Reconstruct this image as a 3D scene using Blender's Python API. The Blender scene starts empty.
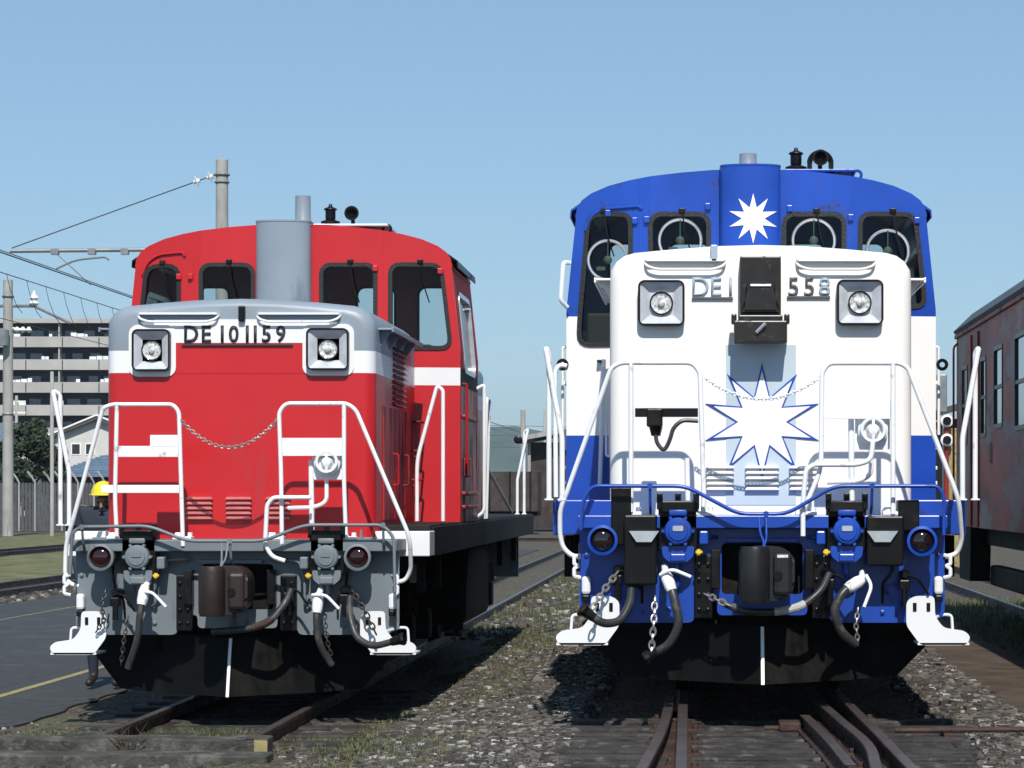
import bpy, bmesh, math, random
from mathutils import Vector, Matrix, geometry
random.seed(7)
R = math.radians
scene = bpy.context.scene
col = scene.collection

# ------------------------------------------------------------------ camera
F = 2683.0; VX, VY = 700.0, 495.0; CZ = 1.62
cd = bpy.data.cameras.new('camera'); cam = bpy.data.objects.new('camera', cd); col.objects.link(cam)
cam.location = (0, 0, CZ); cam.rotation_euler = (R(90), 0, 0)
cd.sensor_width = 36; cd.lens = F/1024*36
cd.shift_x = -(VX-512)/1024; cd.shift_y = (VY-384)/1024
cd.clip_start = .5; cd.clip_end = 20000
scene.camera = cam
# ------------------------------------------------------------------ world, sun
SUN = Vector((-.07, .66, -.72)).normalized()
w = bpy.data.worlds.new('World'); scene.world = w; w.use_nodes = True
wn = w.node_tree.nodes; wl = w.node_tree.links
sky = wn.new('ShaderNodeTexSky'); sky.sky_type = 'NISHITA'; sky.sun_disc = False
sky.sun_elevation = math.asin(-SUN.z); sky.sun_rotation = math.atan2(-SUN.x, -SUN.y)
sky.air_density = 1.0; sky.dust_density = 0.0; sky.ozone_density = 1.6; sky.altitude = 900
bg = wn['Background']; bg.inputs[1].default_value = .088
tint = wn.new('ShaderNodeMix'); tint.data_type = 'RGBA'; tint.blend_type = 'MULTIPLY'; tint.inputs[0].default_value = 1; tint.inputs[7].default_value = (.86, .99, 1.08, 1)
wl.new(sky.outputs[0], tint.inputs[6]); flat = wn.new('ShaderNodeMix'); flat.data_type = 'RGBA'; flat.inputs[0].default_value = .45; flat.inputs[7].default_value = (2.9, 4.8, 6.5, 1)
wl.new(tint.outputs[2], flat.inputs[6]); wl.new(flat.outputs[2], bg.inputs[0])
sd = bpy.data.lights.new('sun', 'SUN'); sd.energy = 4.2; sd.angle = R(.5); sd.color = (1, .95, .88)
so = bpy.data.objects.new('sun', sd); col.objects.link(so)
so.rotation_euler = SUN.to_track_quat('-Z', 'Y').to_euler(); so.location = (5, -10, 30)
vs = scene.view_settings; vs.view_transform = 'Standard'; vs.look = 'None'; vs.exposure = .25; vs.gamma = 1
scene.render.engine = 'CYCLES'
scene.cycles.max_bounces = 5

# ------------------------------------------------------------------ materials
M = {}
def mat(name, c, rough=.5, metal=0, var=.12, vscale=3, bump=0, bscale=40, dirt=None, dirtamt=0, dscale=2.0, coat=0, spec=.5, streak=False):
    m = bpy.data.materials.new(name); m.use_nodes = True; M[name] = m
    nt = m.node_tree; N = nt.nodes; L = nt.links; b = N['Principled BSDF']
    b.inputs['Roughness'].default_value = rough; b.inputs['Metallic'].default_value = metal
    b.inputs['Coat Weight'].default_value = coat; b.inputs['Specular IOR Level'].default_value = spec
    tc = N.new('ShaderNodeTexCoord'); mp = N.new('ShaderNodeMapping'); L.new(tc.outputs['Object'], mp.inputs[0])
    n = N.new('ShaderNodeTexNoise'); n.inputs['Scale'].default_value = vscale; n.inputs['Detail'].default_value = 6
    L.new(mp.outputs[0], n.inputs[0])
    r = N.new('ShaderNodeValToRGB'); L.new(n.outputs[0], r.inputs[0])
    r.color_ramp.elements[0].position = .3; r.color_ramp.elements[1].position = .7
    r.color_ramp.elements[0].color = (*[x*(1-var) for x in c], 1); r.color_ramp.elements[1].color = (*[min(1, x*(1+var)) for x in c], 1)
    out = r.outputs[0]
    if dirt:
        mp2 = N.new('ShaderNodeMapping'); L.new(tc.outputs['Object'], mp2.inputs[0])
        mp2.inputs['Scale'].default_value = (1, 1, .18) if streak else (1, 1, 1)
        n2 = N.new('ShaderNodeTexNoise'); n2.inputs['Scale'].default_value = dscale; n2.inputs['Detail'].default_value = 9
        n2.inputs['Roughness'].default_value = .65
        L.new(mp2.outputs[0], n2.inputs[0])
        r2 = N.new('ShaderNodeValToRGB'); L.new(n2.outputs[0], r2.inputs[0])
        r2.color_ramp.elements[0].position = max(0, .62-dirtamt*.4); r2.color_ramp.elements[1].position = max(.05, .72-dirtamt*.3)
        mx = N.new('ShaderNodeMix'); mx.data_type = 'RGBA'
        L.new(r2.outputs[0], mx.inputs[0]); L.new(out, mx.inputs[6]); mx.inputs[7].default_value = (*dirt, 1); out = mx.outputs[2]
        rr = N.new('ShaderNodeMapRange'); rr.inputs[3].default_value = rough; rr.inputs[4].default_value = .85
        L.new(r2.outputs[0], rr.inputs[0]); L.new(rr.outputs[0], b.inputs['Roughness'])
    L.new(out, b.inputs['Base Color'])
    if bump:
        n3 = N.new('ShaderNodeTexNoise'); n3.inputs['Scale'].default_value = bscale; n3.inputs['Detail'].default_value = 5
        L.new(tc.outputs['Object'], n3.inputs[0])
        bp = N.new('ShaderNodeBump'); bp.inputs['Strength'].default_value = bump; bp.inputs['Distance'].default_value = .02
        L.new(n3.outputs[0], bp.inputs['Height']); L.new(bp.outputs[0], b.inputs['Normal'])
    return m
mat('red', (.51, .016, .021), .33, var=.05, vscale=1.6, dirt=(.36, .018, .025), dirtamt=.01, bump=.06, bscale=3, streak=True)
mat('red_worn_lit', (.62, .17, .17), .35, var=.2, vscale=9)  # pinkish worn red, with the light caught by the slats put into the colour
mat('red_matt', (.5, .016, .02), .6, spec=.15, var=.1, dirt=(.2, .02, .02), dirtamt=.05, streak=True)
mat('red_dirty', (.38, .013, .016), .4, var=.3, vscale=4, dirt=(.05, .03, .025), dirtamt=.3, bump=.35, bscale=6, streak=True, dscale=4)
mat('grey', (.235, .28, .33), .42, var=.08, vscale=2, dirt=(.12, .13, .14), dirtamt=.06, bump=.05, bscale=4, streak=True)
mat('skirt_grey', (.16, .19, .21), .5, var=.12, vscale=3, dirt=(.05, .05, .05), dirtamt=.13, bump=.1, bscale=8, dscale=5, streak=True)
mat('white', (.8, .81, .82), .38, var=.03, vscale=2, dirt=(.45, .44, .42), dirtamt=.02, bump=.05, bscale=4, streak=True)
mat('cream', (.87, .85, .82), .35, var=.02, vscale=2, bump=.04, bscale=3)
mat('pale_blue', (.5, .59, .66), .4, var=.04)
mat('blue', (.012, .062, .38), .3, var=.14, vscale=2.2, dirt=(.008, .018, .12), dirtamt=.05, bump=.08, bscale=4, dscale=4)
mat('sky_blue_letter', (.36, .44, .52), .4)
mat('dark_letter', (.03, .03, .04), .5)
mat('mid_letter', (.12, .11, .12), .5)
mat('fence_grey', (.07, .075, .08), .7, var=.2)
mat('lens', (.55, .56, .56), .08, var=.65, vscale=42, spec=1)
mat('reflector', (.52, .55, .6), .22, var=.15, vscale=10)
mat('silver', (.62, .64, .67), .28, metal=.6, var=.15, vscale=12)
mat('chrome', (.75, .77, .8), .12, metal=1, var=.05)
mat('rail_white', (.84, .86, .88), .35, var=.05, dirt=(.35, .33, .3), dirtamt=.05, dscale=9)
mat('rubber', (.012, .012, .013), .55, var=.2, bump=.3, bscale=60)
mat('hose', (.03, .033, .035), .4, var=.3, vscale=8, dirt=(.09, .075, .06), dirtamt=.2, dscale=12)
mat('hose_band', (.42, .42, .4), .5, var=.2, vscale=20)
mat('black', (.004, .004, .0045), .4, spec=.3, var=.3, vscale=5, dirt=(.011, .01, .009), dirtamt=.15, bump=.06, bscale=14)
mat('under', (.008, .0075, .007), .7, spec=.2, var=.4, vscale=4, dirt=(.025, .02, .016), dirtamt=.25, bump=.4, bscale=20)
mat('plough', (.005, .0055, .0055), .55, spec=.1, var=.35, vscale=4, dirt=(.016, .015, .013), dirtamt=.2, bump=.3, bscale=12, streak=True)
mat('coupler_brown', (.022, .013, .011), .5, var=.25, vscale=6, dirt=(.03, .02, .018), dirtamt=.15, bump=.1, bscale=25)
mat('coupler_black', (.014, .015, .016), .35, var=.3, vscale=7, dirt=(.05, .047, .045), dirtamt=.12, bump=.08, bscale=25)
mat('box_brown', (.018, .014, .012), .35, var=.35, vscale=9, dirt=(.06, .05, .04), dirtamt=.08, dscale=14, bump=.05, bscale=12)
mat('lens_red', (.02, .0015, .002), .06, var=.2, coat=1)
mat('lens_black', (.012, .005, .005), .05, coat=1)
mat('rust', (.05, .026, .019), .75, var=.4, vscale=9, dirt=(.03, .02, .016), dirtamt=.2, dscale=12, bump=.5)
mat('chain', (.42, .4, .38), .4, metal=.7, var=.3, vscale=30)
mat('dark_chain', (.06, .055, .05), .5, metal=.5, var=.3, vscale=30)
mat('interior', (.008, .009, .0085), .7, var=.2)
mat('console_green', (.03, .06, .045), .5, var=.2)
mat('yellow_tag', (.75, .5, .03), .5)
mat('sill_dark', (.014, .0135, .013), .65, spec=.2, var=.4, vscale=3, dirt=(.12, .1, .09), dirtamt=.12, bump=.2, bscale=14, streak=True)
# neighbours
mat('carriage', (.4, .065, .035), .5, var=.6, vscale=1.8, dirt=(.5, .36, .3), dirtamt=.3, dscale=1.5, bump=.15, bscale=10)
for n_ in M['carriage'].node_tree.nodes:
    if n_.type == 'MAPPING': n_.inputs['Scale'].default_value = (1, .35, 1)
    if n_.type == 'VALTORGB' and n_.color_ramp.elements[1].color[0] == 1: n_.color_ramp.elements[0].position = .47; n_.color_ramp.elements[1].position = .56
mat('carriage_red', (.28, .02, .018), .5, var=.3, vscale=3, dirt=(.03, .015, .014), dirtamt=.2, streak=True)
mat('carriage_roof', (.05, .05, .052), .5, var=.3)
mat('dark_glass', (.01, .012, .014), .08, var=.2, coat=.5)
mat('hazy_glass', (.2, .2, .16), .15, var=.35, vscale=3)
mat('rail_steel', (.06, .04, .033), .5, metal=.2, var=.4, vscale=7, dirt=(.04, .022, .015), dirtamt=.3, dscale=9, bump=.2)
mat('rail_top', (.12, .1, .095), .38, metal=.5, var=.3, vscale=6)
mat('sleeper', (.028, .025, .023), .8, var=.7, vscale=7, dirt=(.1, .095, .09), dirtamt=.2, dscale=9, bump=.7, bscale=30)
mat('timber', (.05, .048, .04), .85, var=.5, vscale=4, dirt=(.12, .12, .105), dirtamt=.25, dscale=6, bump=.8, bscale=26)
mat('asphalt', (.038, .041, .042), .85, var=.35, vscale=9, dirt=(.062, .063, .06), dirtamt=.2, dscale=1.3, bump=.35, bscale=60)
mat('path', (.085, .066, .052), .95, spec=.1, var=.3, vscale=3, bump=.4, bscale=40)
mat('line_yellow', (.3, .25, .11), .8, var=.25, vscale=9, dirt=(.12, .11, .08), dirtamt=.16, dscale=8)
mat('concrete', (.33, .33, .31), .8, var=.15, vscale=1.5, dirt=(.18, .17, .15), dirtamt=.1, streak=True)
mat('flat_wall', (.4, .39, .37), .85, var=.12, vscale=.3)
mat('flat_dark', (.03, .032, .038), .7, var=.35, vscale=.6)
mat('house_wall', (.55, .55, .52), .8, var=.06)
mat('roof_blue', (.13, .19, .27), .55, var=.2, vscale=2.5)
mat('roof_dark', (.07, .065, .06), .7, var=.2)
mat('wood_dark', (.045, .034, .03), .8, var=.4, vscale=3, streak=True, dirt=(.1, .08, .07), dirtamt=.15)
mat('steel_grey', (.22, .24, .26), .5, metal=.3, var=.2)
mat('wire', (.07, .07, .075), .6)
mat('ceramic', (.75, .73, .7), .25)
mat('leaf', (.022, .038, .016), .6, var=.5, vscale=1.5)
mat('bark', (.07, .055, .04), .9, var=.3)
mat('bank_grass', (.13, .135, .065), .95, var=.4, vscale=1.2, dirt=(.2, .17, .11), dirtamt=.25, dscale=1.5, spec=.1, bump=.5, bscale=12)
mat('hill', (.05, .08, .05), .95, var=.3, vscale=.01)
mat('skin', (.3, .17, .11), .5)
mat('uniform', (.02, .026, .045), .8, var=.25, vscale=8)
mat('helmet', (.75, .58, .03), .3)
mat('boot', (.02, .018, .016), .5)
mat('blade', (.075, .1, .035), .7, var=.6, vscale=2.5)
mat('weed', (.16, .13, .07), .8, var=.4, vscale=3)

def glass_mat():
    m = bpy.data.materials.new('glass'); m.use_nodes = True; M['glass'] = m
    nt = m.node_tree; N = nt.nodes; L = nt.links; N.remove(N['Principled BSDF'])
    t = N.new('ShaderNodeBsdfTransparent'); t.inputs[0].default_value = (.9, .92, .92, 1)
    g = N.new('ShaderNodeBsdfGlossy'); g.inputs['Roughness'].default_value = .03
    fr = N.new('ShaderNodeFresnel'); fr.inputs[0].default_value = 1.25
    mx = N.new('ShaderNodeMixShader'); L.new(fr.outputs[0], mx.inputs[0]); L.new(t.outputs[0], mx.inputs[1]); L.new(g.outputs[0], mx.inputs[2])
    L.new(mx.outputs[0], N['Material Output'].inputs[0])
glass_mat()

def stones_mat():
    m = bpy.data.materials.new('stones'); m.use_nodes = True; M['stones'] = m
    nt = m.node_tree; N = nt.nodes; L = nt.links; b = N['Principled BSDF']; b.inputs['Roughness'].default_value = .85
    g = N.new('ShaderNodeNewGeometry'); r = N.new('ShaderNodeValToRGB')
    L.new(g.outputs['Random Per Island'], r.inputs[0])
    e = r.color_ramp.elements; e[0].color = (.035, .036, .04, 1); e[1].position = 1; e[1].color = (.5, .49, .46, 1)
    for p, c in ((.3, (.062, .058, .052)), (.55, (.1, .08, .06)), (.8, (.13, .125, .115)), (.92, (.24, .22, .19))):
        k = e.new(p); k.color = (*c, 1)
    L.new(r.outputs[0], b.inputs['Base Color'])
stones_mat()

def ground_mat():
    m = bpy.data.materials.new('ground'); m.use_nodes = True; M['ground'] = m
    nt = m.node_tree; N = nt.nodes; L = nt.links; b = N['Principled BSDF']; b.inputs['Roughness'].default_value = .95
    tc = N.new('ShaderNodeTexCoord')
    def noise(s, d=6, ro=.6):
        n = N.new('ShaderNodeTexNoise'); n.inputs['Scale'].default_value = s; n.inputs['Detail'].default_value = d
        n.inputs['Roughness'].default_value = ro; L.new(tc.outputs['Object'], n.inputs[0]); return n
    def ramp(n, stops):
        r = N.new('ShaderNodeValToRGB'); L.new(n, r.inputs[0]); e = r.color_ramp.elements
        e[0].position, e[0].color = stops[0][0], (*stops[0][1], 1); e[1].position, e[1].color = stops[-1][0], (*stops[-1][1], 1)
        for p, c in stops[1:-1]: k = e.new(p); k.color = (*c, 1)
        return r
    v = N.new('ShaderNodeTexVoronoi'); v.inputs['Scale'].default_value = 34; L.new(tc.outputs['Object'], v.inputs[0])
    sep = N.new('ShaderNodeSeparateColor'); L.new(v.outputs['Color'], sep.inputs[0])
    grav = ramp(sep.outputs[0], [(0, (.03, .026, .022)), (.5, (.075, .056, .04)), (.8, (.12, .095, .07)), (1, (.22, .21, .19))])
    ng = noise(30); gr = ramp(ng.outputs[0], [(.3, (.045, .055, .025)), (.5, (.09, .1, .045)), (.7, (.18, .16, .09))])
    nm = noise(.55, 8, .7); mk = ramp(nm.outputs[0], [(.48, (0, 0, 0)), (.62, (.8, .8, .8))])
    mx = N.new('ShaderNodeMix'); mx.data_type = 'RGBA'; L.new(mk.outputs[0], mx.inputs[0]); L.new(grav.outputs[0], mx.inputs[6]); L.new(gr.outputs[0], mx.inputs[7])
    L.new(mx.outputs[2], b.inputs['Base Color'])
    bp = N.new('ShaderNodeBump'); bp.inputs['Distance'].default_value = .04; bp.inputs['Strength'].default_value = .8
    L.new(v.outputs['Distance'], bp.inputs['Height']); L.new(bp.outputs[0], b.inputs['Normal'])
ground_mat()

# ------------------------------------------------------------------ helpers
def NB(): return bmesh.new()
def obj(name, bm, m, parent=None, smooth=None, label=None):
    me = bpy.data.meshes.new(name)
    bmesh.ops.recalc_face_normals(bm, faces=bm.faces)
    if smooth is not None:
        for f in bm.faces: f.smooth = True
        for e in bm.edges:
            if len(e.link_faces) == 2 and e.calc_face_angle(0) > R(smooth): e.smooth = False
    bm.to_mesh(me); bm.free()
    for x in (m if isinstance(m, (list, tuple)) else [m]): me.materials.append(M[x])
    o = bpy.data.objects.new(name, me); col.objects.link(o)
    if parent: o.parent = parent
    if label: o['label'] = label
    return o
def thing(name, label, cat, loc=(0, 0, 0), rz=0, group=None):
    o = bpy.data.objects.new(name, None); col.objects.link(o); o.location = loc; o.rotation_euler = (0, 0, rz)
    o.empty_display_size = .3
    o['label'] = label; o['category'] = cat
    if group: o['group'] = group
    return o
def tag(o, label, cat, group=None, kind=None):
    o['label'] = label; o['category'] = cat
    if group: o['group'] = group
    if kind: o['kind'] = kind
    return o
def box(bm, x0, x1, y0, y1, z0, z1, bev=0, mi=0):
    vsx = [bm.verts.new((x, y, z)) for x in (x0, x1) for y in (y0, y1) for z in (z0, z1)]
    fs = [bm.faces.new([vsx[i] for i in q]) for q in ((0, 1, 3, 2), (4, 6, 7, 5), (0, 4, 5, 1), (2, 3, 7, 6), (0, 2, 6, 4), (1, 5, 7, 3))]
    for f in fs: f.material_index = mi
    if bev:
        es = list({e for f in fs for e in f.edges})
        bmesh.ops.bevel(bm, geom=es, offset=bev, segments=2, affect='EDGES', profile=.5)
    return vsx
def prism(bm, pts, a, b, axis='y', mi=0, bev=0):
    """extrude a 2D outline between a and b along axis. y: pts=(x,z); x: pts=(y,z); z: pts=(x,y)"""
    def mk(p, t):
        return {'y': (p[0], t, p[1]), 'x': (t, p[0], p[1]), 'z': (p[0], p[1], t)}[axis]
    A = [bm.verts.new(mk(p, a)) for p in pts]; B = [bm.verts.new(mk(p, b)) for p in pts]
    fs = [bm.faces.new(A), bm.faces.new(B[::-1])]
    n = len(pts)
    for i in range(n): fs.append(bm.faces.new((A[i], B[i], B[(i+1) % n], A[(i+1) % n])))
    for f in fs: f.material_index = mi
    if bev:
        bmesh.ops.bevel(bm, geom=list({e for f in fs[:2] for e in f.edges}), offset=bev, segments=2, affect='EDGES')
def fillet(pts, r, n=5):
    P = [Vector(p) for p in pts]; out = [P[0]]
    for i in range(1, len(P)-1):
        a, b, c = P[i-1], P[i], P[i+1]
        d1 = (a-b); d2 = (c-b); rr = min(r, d1.length*.45, d2.length*.45)
        p1 = b+d1.normalized()*rr; p2 = b+d2.normalized()*rr
        for k in range(n+1):
            t = k/n; out.append(p1*(1-t)**2+b*2*t*(1-t)+p2*t*t)
    out.append(P[-1]); return out
def sweep(bm, pts, r, n=8, cap=True, closed=False):
    P = [Vector(p) for p in pts]; rings = []; up = None; N_ = len(P)
    for i, p in enumerate(P):
        if closed: d = P[(i+1) % N_]-P[i-1]
        else: d = (P[min(i+1, N_-1)]-P[max(i-1, 0)])
        if d.length < 1e-9: d = Vector((0, 0, 1))
        d.normalize()
        if up is None: up = d.orthogonal().normalized()
        up = (up-d*up.dot(d))
        up = up.normalized() if up.length > 1e-6 else d.orthogonal().normalized()
        s = d.cross(up); rr = r[i] if isinstance(r, (list, tuple)) else r
        rings.append([bm.verts.new(p+(up*math.cos(2*math.pi*k/n)+s*math.sin(2*math.pi*k/n))*rr) for k in range(n)])
    for i in range(N_ if closed else N_-1):
        A, B = rings[i], rings[(i+1) % N_]
        for k in range(n): bm.faces.new((A[k], A[(k+1) % n], B[(k+1) % n], B[k]))
    if cap and not closed: bm.faces.new(rings[0]); bm.faces.new(rings[-1][::-1])
def pipe(bm, pts, r, fr=.06, n=8): sweep(bm, fillet(pts, fr), r, n)
def lathe(bm, prof, c, axis='z', n=24):
    """prof: list of (radius, height) ; axis y points towards -y"""
    c = Vector(c); rings = []
    for (rr, h) in prof:
        ring = []
        for k in range(n):
            a = 2*math.pi*k/n; u, v = math.cos(a)*rr, math.sin(a)*rr
            ring.append(bm.verts.new(c+Vector({'z': (u, v, h), 'y': (u, -h, v), 'x': (h, u, v)}[axis])))
        rings.append(ring)
    for A, B in zip(rings, rings[1:]):
        for k in range(n): bm.faces.new((A[k], A[(k+1) % n], B[(k+1) % n], B[k]))
    bm.faces.new(rings[0]); bm.faces.new(rings[-1][::-1])
def torus(bm, c, Rr, r, axis='y', n=32, m=6, a0=0, a1=2*math.pi):
    full = abs(a1-a0-2*math.pi) < 1e-6
    k = n if full else n+1
    pts = []
    for i in range(k):
        a = a0+(a1-a0)*i/n; u, v = Rr*math.cos(a), Rr*math.sin(a)
        pts.append(Vector(c)+Vector({'y': (u, 0, v), 'z': (u, v, 0), 'x': (0, u, v)}[axis]))
    sweep(bm, pts, r, m, closed=full)
def rrect(x0, x1, z0, z1, r, n=5):
    out = []
    for cx, cz, a in ((x1-r, z1-r, 0), (x0+r, z1-r, 90), (x0+r, z0+r, 180), (x1-r, z0+r, 270)):
        for k in range(n+1):
            t = R(a+90*k/n); out.append((cx+r*math.cos(t), cz+r*math.sin(t)))
    return out
def rpoly(pts, r, n=4):
    """round the corners of a closed 2D polygon"""
    out = []; N_ = len(pts)
    for i in range(N_):
        a, b, c = Vector(pts[i-1]), Vector(pts[i]), Vector(pts[(i+1) % N_])
        d1, d2 = a-b, c-b; rr = min(r, d1.length*.45, d2.length*.45)
        p1, p2 = b+d1.normalized()*rr, b+d2.normalized()*rr
        for k in range(n+1):
            t = k/n; q = p1*(1-t)**2+b*2*t*(1-t)+p2*t*t; out.append((q.x, q.y))
    return out
def plate(bm, outer, holes, a, b, axis='y', mi=0):
    """flat plate with holes between a and b along axis"""
    loops = [outer]+holes; flat = [p for l in loops for p in l]
    tris = geometry.tessellate_polygon([[Vector((p[0], p[1], 0)) for p in l] for l in loops])
    def mk(p, t): return {'y': (p[0], t, p[1]), 'x': (t, p[0], p[1]), 'z': (p[0], p[1], t)}[axis]
    A = [bm.verts.new(mk(p, a)) for p in flat]; B = [bm.verts.new(mk(p, b)) for p in flat]
    for t in tris:
        for V in (A, B):
            try: bm.faces.new([V[i] for i in t]).material_index = mi
            except ValueError: pass
    s = 0
    for l in loops:
        n = len(l)
        for i in range(n):
            j = (i+1) % n
            bm.faces.new((A[s+i], B[s+i], B[s+j], A[s+j])).material_index = mi
        s += n
def ringplate(bm, outer, inner, a, b, axis='y', mi=0):
    def mk(p, t): return {'y': (p[0], t, p[1]), 'x': (t, p[0], p[1]), 'z': (p[0], p[1], t)}[axis]
    n = len(outer); V = [[bm.verts.new(mk(p, t)) for p in l] for l in (outer, inner) for t in (a, b)]
    oa, ob, ia, ib = V
    for i in range(n):
        j = (i+1) % n
        for q in ((oa[i], oa[j], ia[j], ia[i]), (ob[i], ib[i], ib[j], ob[j]), (oa[i], ob[i], ob[j], oa[j]), (ia[i], ia[j], ib[j], ib[i])):
            bm.faces.new(q).material_index = mi
def offset_poly(pts, d):
    n = len(pts); out = []
    area = sum(pts[i][0]*pts[(i+1) % n][1]-pts[(i+1) % n][0]*pts[i][1] for i in range(n))
    s = 1 if area > 0 else -1
    for i in range(n):
        a, b, c = Vector(pts[i-1]), Vector(pts[i]), Vector(pts[(i+1) % n])
        t1 = (b-a).normalized(); t2 = (c-b).normalized()
        nrm = Vector((t1.y+t2.y, -(t1.x+t2.x)))
        if nrm.length < 1e-6: nrm = Vector((t1.y, -t1.x))
        nrm.normalize(); k = max(.5, nrm.dot(Vector((t1.y, -t1.x))))
        q = b+nrm*d*s/k; out.append((q.x, q.y))
    return out
def bisect(bm, co, no):
    bmesh.ops.bisect_plane(bm, geom=bm.verts[:]+bm.edges[:]+bm.faces[:], plane_co=co, plane_no=no, dist=1e-5)
def bands(bm, levels):
    """levels: [(zmin, mi)...] ascending; sets material by height"""
    for z, _ in levels[1:]: bisect(bm, (0, 0, z), (0, 0, 1))
    for f in bm.faces:
        z = f.calc_center_median().z
        for zz, mi in levels:
            if z > zz: f.material_index = mi
def text_bm(ch, size, x, z, y, thick, wscale=1.0, offset=.0):
    c = bpy.data.curves.new('t', 'FONT'); c.body = ch; c.size = 1; c.extrude = 0; c.align_x = 'CENTER'; c.offset = offset; c.resolution_u = 3
    o = bpy.data.objects.new('t', c); col.objects.link(o)
    dg = bpy.context.evaluated_depsgraph_get(); me = bpy.data.meshes.new_from_object(o.evaluated_get(dg))
    bm = NB(); bm.from_mesh(me); bpy.data.objects.remove(o); bpy.data.meshes.remove(me)
    if not bm.verts: return bm
    xs = [v.co.x for v in bm.verts]; zs = [v.co.y for v in bm.verts]
    h = max(zs)-min(zs); cx = (max(xs)+min(xs))/2; s = size/h; z0 = min(zs)
    for v in bm.verts: v.co = Vector(((v.co.x-cx)*s*wscale+x, y, (v.co.y-z0)*s+z))
    r = bmesh.ops.extrude_face_region(bm, geom=bm.faces[:])
    for v in [g for g in r['geom'] if isinstance(g, bmesh.types.BMVert)]: v.co.y -= thick
    return bm
def chain(bm, pts, link=.035, r=.005, wid=.012):
    """interlocking oval links along a path"""
    P = [Vector(p) for p in pts]; L = [0]
    for a, b in zip(P, P[1:]): L.append(L[-1]+(b-a).length)
    step = link*.72; n = max(2, int(L[-1]/step))
    def at(s):
        s = min(max(s, 0), L[-1])
        for i in range(len(P)-1):
            if s <= L[i+1] or i == len(P)-2:
                return P[i].lerp(P[i+1], (s-L[i])/max(1e-9, L[i+1]-L[i]))
    for i in range(n):
        s = (i+.5)*L[-1]/n; c = at(s); d = (at(s+.01)-at(s-.01))
        d = d.normalized() if d.length > 0 else Vector((0, 0, 1))
        u = d.orthogonal().normalized(); v = d.cross(u)
        k = u if i % 2 else v
        k = (Matrix.Rotation(.7, 3, d) @ k)
        lp = []
        for j in range(10):
            a = 2*math.pi*j/10
            lp.append(c+d*math.cos(a)*link*.5+k*math.sin(a)*wid)
        sweep(bm, lp, r, 5, closed=True)
def sag(a, b, drop, n=16):
    a, b = Vector(a), Vector(b)
    return [a.lerp(b, i/n)-Vector((0, 0, drop*4*(i/n)*(1-i/n))) for i in range(n+1)]

# ------------------------------------------------------------------ ground
def gz(x):
    k = [(-60, -.12), (-5.2, -.13), (-2.4, -.12), (-1.3, .02), (-.85, .05), (-.72, -.03), (1.55, -.03), (1.9, .06), (2.6, .03), (60, .03)]
    if x <= k[0][0]: return k[0][1]
    for (a, za), (b, zb) in zip(k, k[1:]):
        if x <= b: return za+(zb-za)*(x-a)/(b-a)
    return k[-1][1]
def frange(a, b, s):
    n = max(1, int(round((b-a)/s))); return [a+(b-a)*i/n for i in range(n)]
def hash2(x, y):
    return (math.sin(x*12.9898+y*78.233)*43758.5453) % 1
def build_ground():
    xs = [-4000, -1500, -500, -150]+frange(-60, -12, 6)+frange(-12, -5, .7)+frange(-5, 6, .12)+frange(6, 60, 6)+[60, 150, 500, 1500, 4000]
    ys = [-60, -10, 5]+frange(10, 30, .12)+frange(30, 60, 1)+frange(60, 200, 10)+[200, 400, 800, 1600, 3000, 6000]
    vs_ = []; nx = len(xs)
    for y in ys:
        for x in xs:
            z = gz(x)
            if -5 < x < 6 and 10 < y < 30: z += (hash2(round(x*7), round(y*7))-.5)*.022+.012*math.sin(x*3.1+y*1.7)
            vs_.append((x, y, z))
    fs = [(j*nx+i, j*nx+i+1, (j+1)*nx+i+1, (j+1)*nx+i) for j in range(len(ys)-1) for i in range(nx-1)]
    me = bpy.data.meshes.new('ground'); me.from_pydata(vs_, [], fs)
    for p in me.polygons: p.use_smooth = True
    me.materials.append(M['ground']); o = bpy.data.objects.new('ground', me); col.objects.link(o); o['kind'] = 'structure'
build_ground()
bm = NB(); rr_ = random.Random(3); ed = [(-5.12+rr_.uniform(-.05, .05), y_) for y_ in frange(20.2, 40, .35)]+[(-5.1, 85)]
nr = [(x_, 19.55+.1*math.sin(x_*3)+rr_.uniform(-.06, .06)) for x_ in frange(-11, -5.2, .15)]
prism(bm, nr+ed+[(-11.0, 85)], -.3, -.112, 'z')
o = obj('road', bm, 'asphalt'); o['kind'] = 'structure'
bm = NB(); e1 = [(3.1+rr_.uniform(-.06, .06), y_) for y_ in frange(3, 60, .5)]; e2 = [(2.2+rr_.uniform(-.05, .05), y_) for y_ in frange(3, 60, .5)]
prism(bm, e1+e2[::-1], -.3, .055, 'z'); o = obj('path', bm, 'path'); o['kind'] = 'structure'
for a_, b_ in ((-19.3, -13.6), (-28.5, -21.6)):
    bm = NB(); e1 = [(b_+rr_.uniform(-.25, .25), y_) for y_ in frange(20, 160, 2)]; e2 = [(a_+rr_.uniform(-.25, .25), y_) for y_ in frange(20, 160, 2)]
    prism(bm, e1+e2[::-1], -.3, -.095, 'z'); o = obj('grass_bank', bm, 'bank_grass'); o['kind'] = 'structure'
def line(x, w_, label):
    bm = NB(); prism(bm, [(x-w_/2, 19.8), (x+w_/2, 19.8), (x+w_/2, 80), (x-w_/2, 80)], -.118, -.108, 'z')
    o = obj('road_marking', bm, 'line_yellow'); o['kind'] = 'structure'
line(-6.02, .09, ''); line(-9.7, .035, '')

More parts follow.
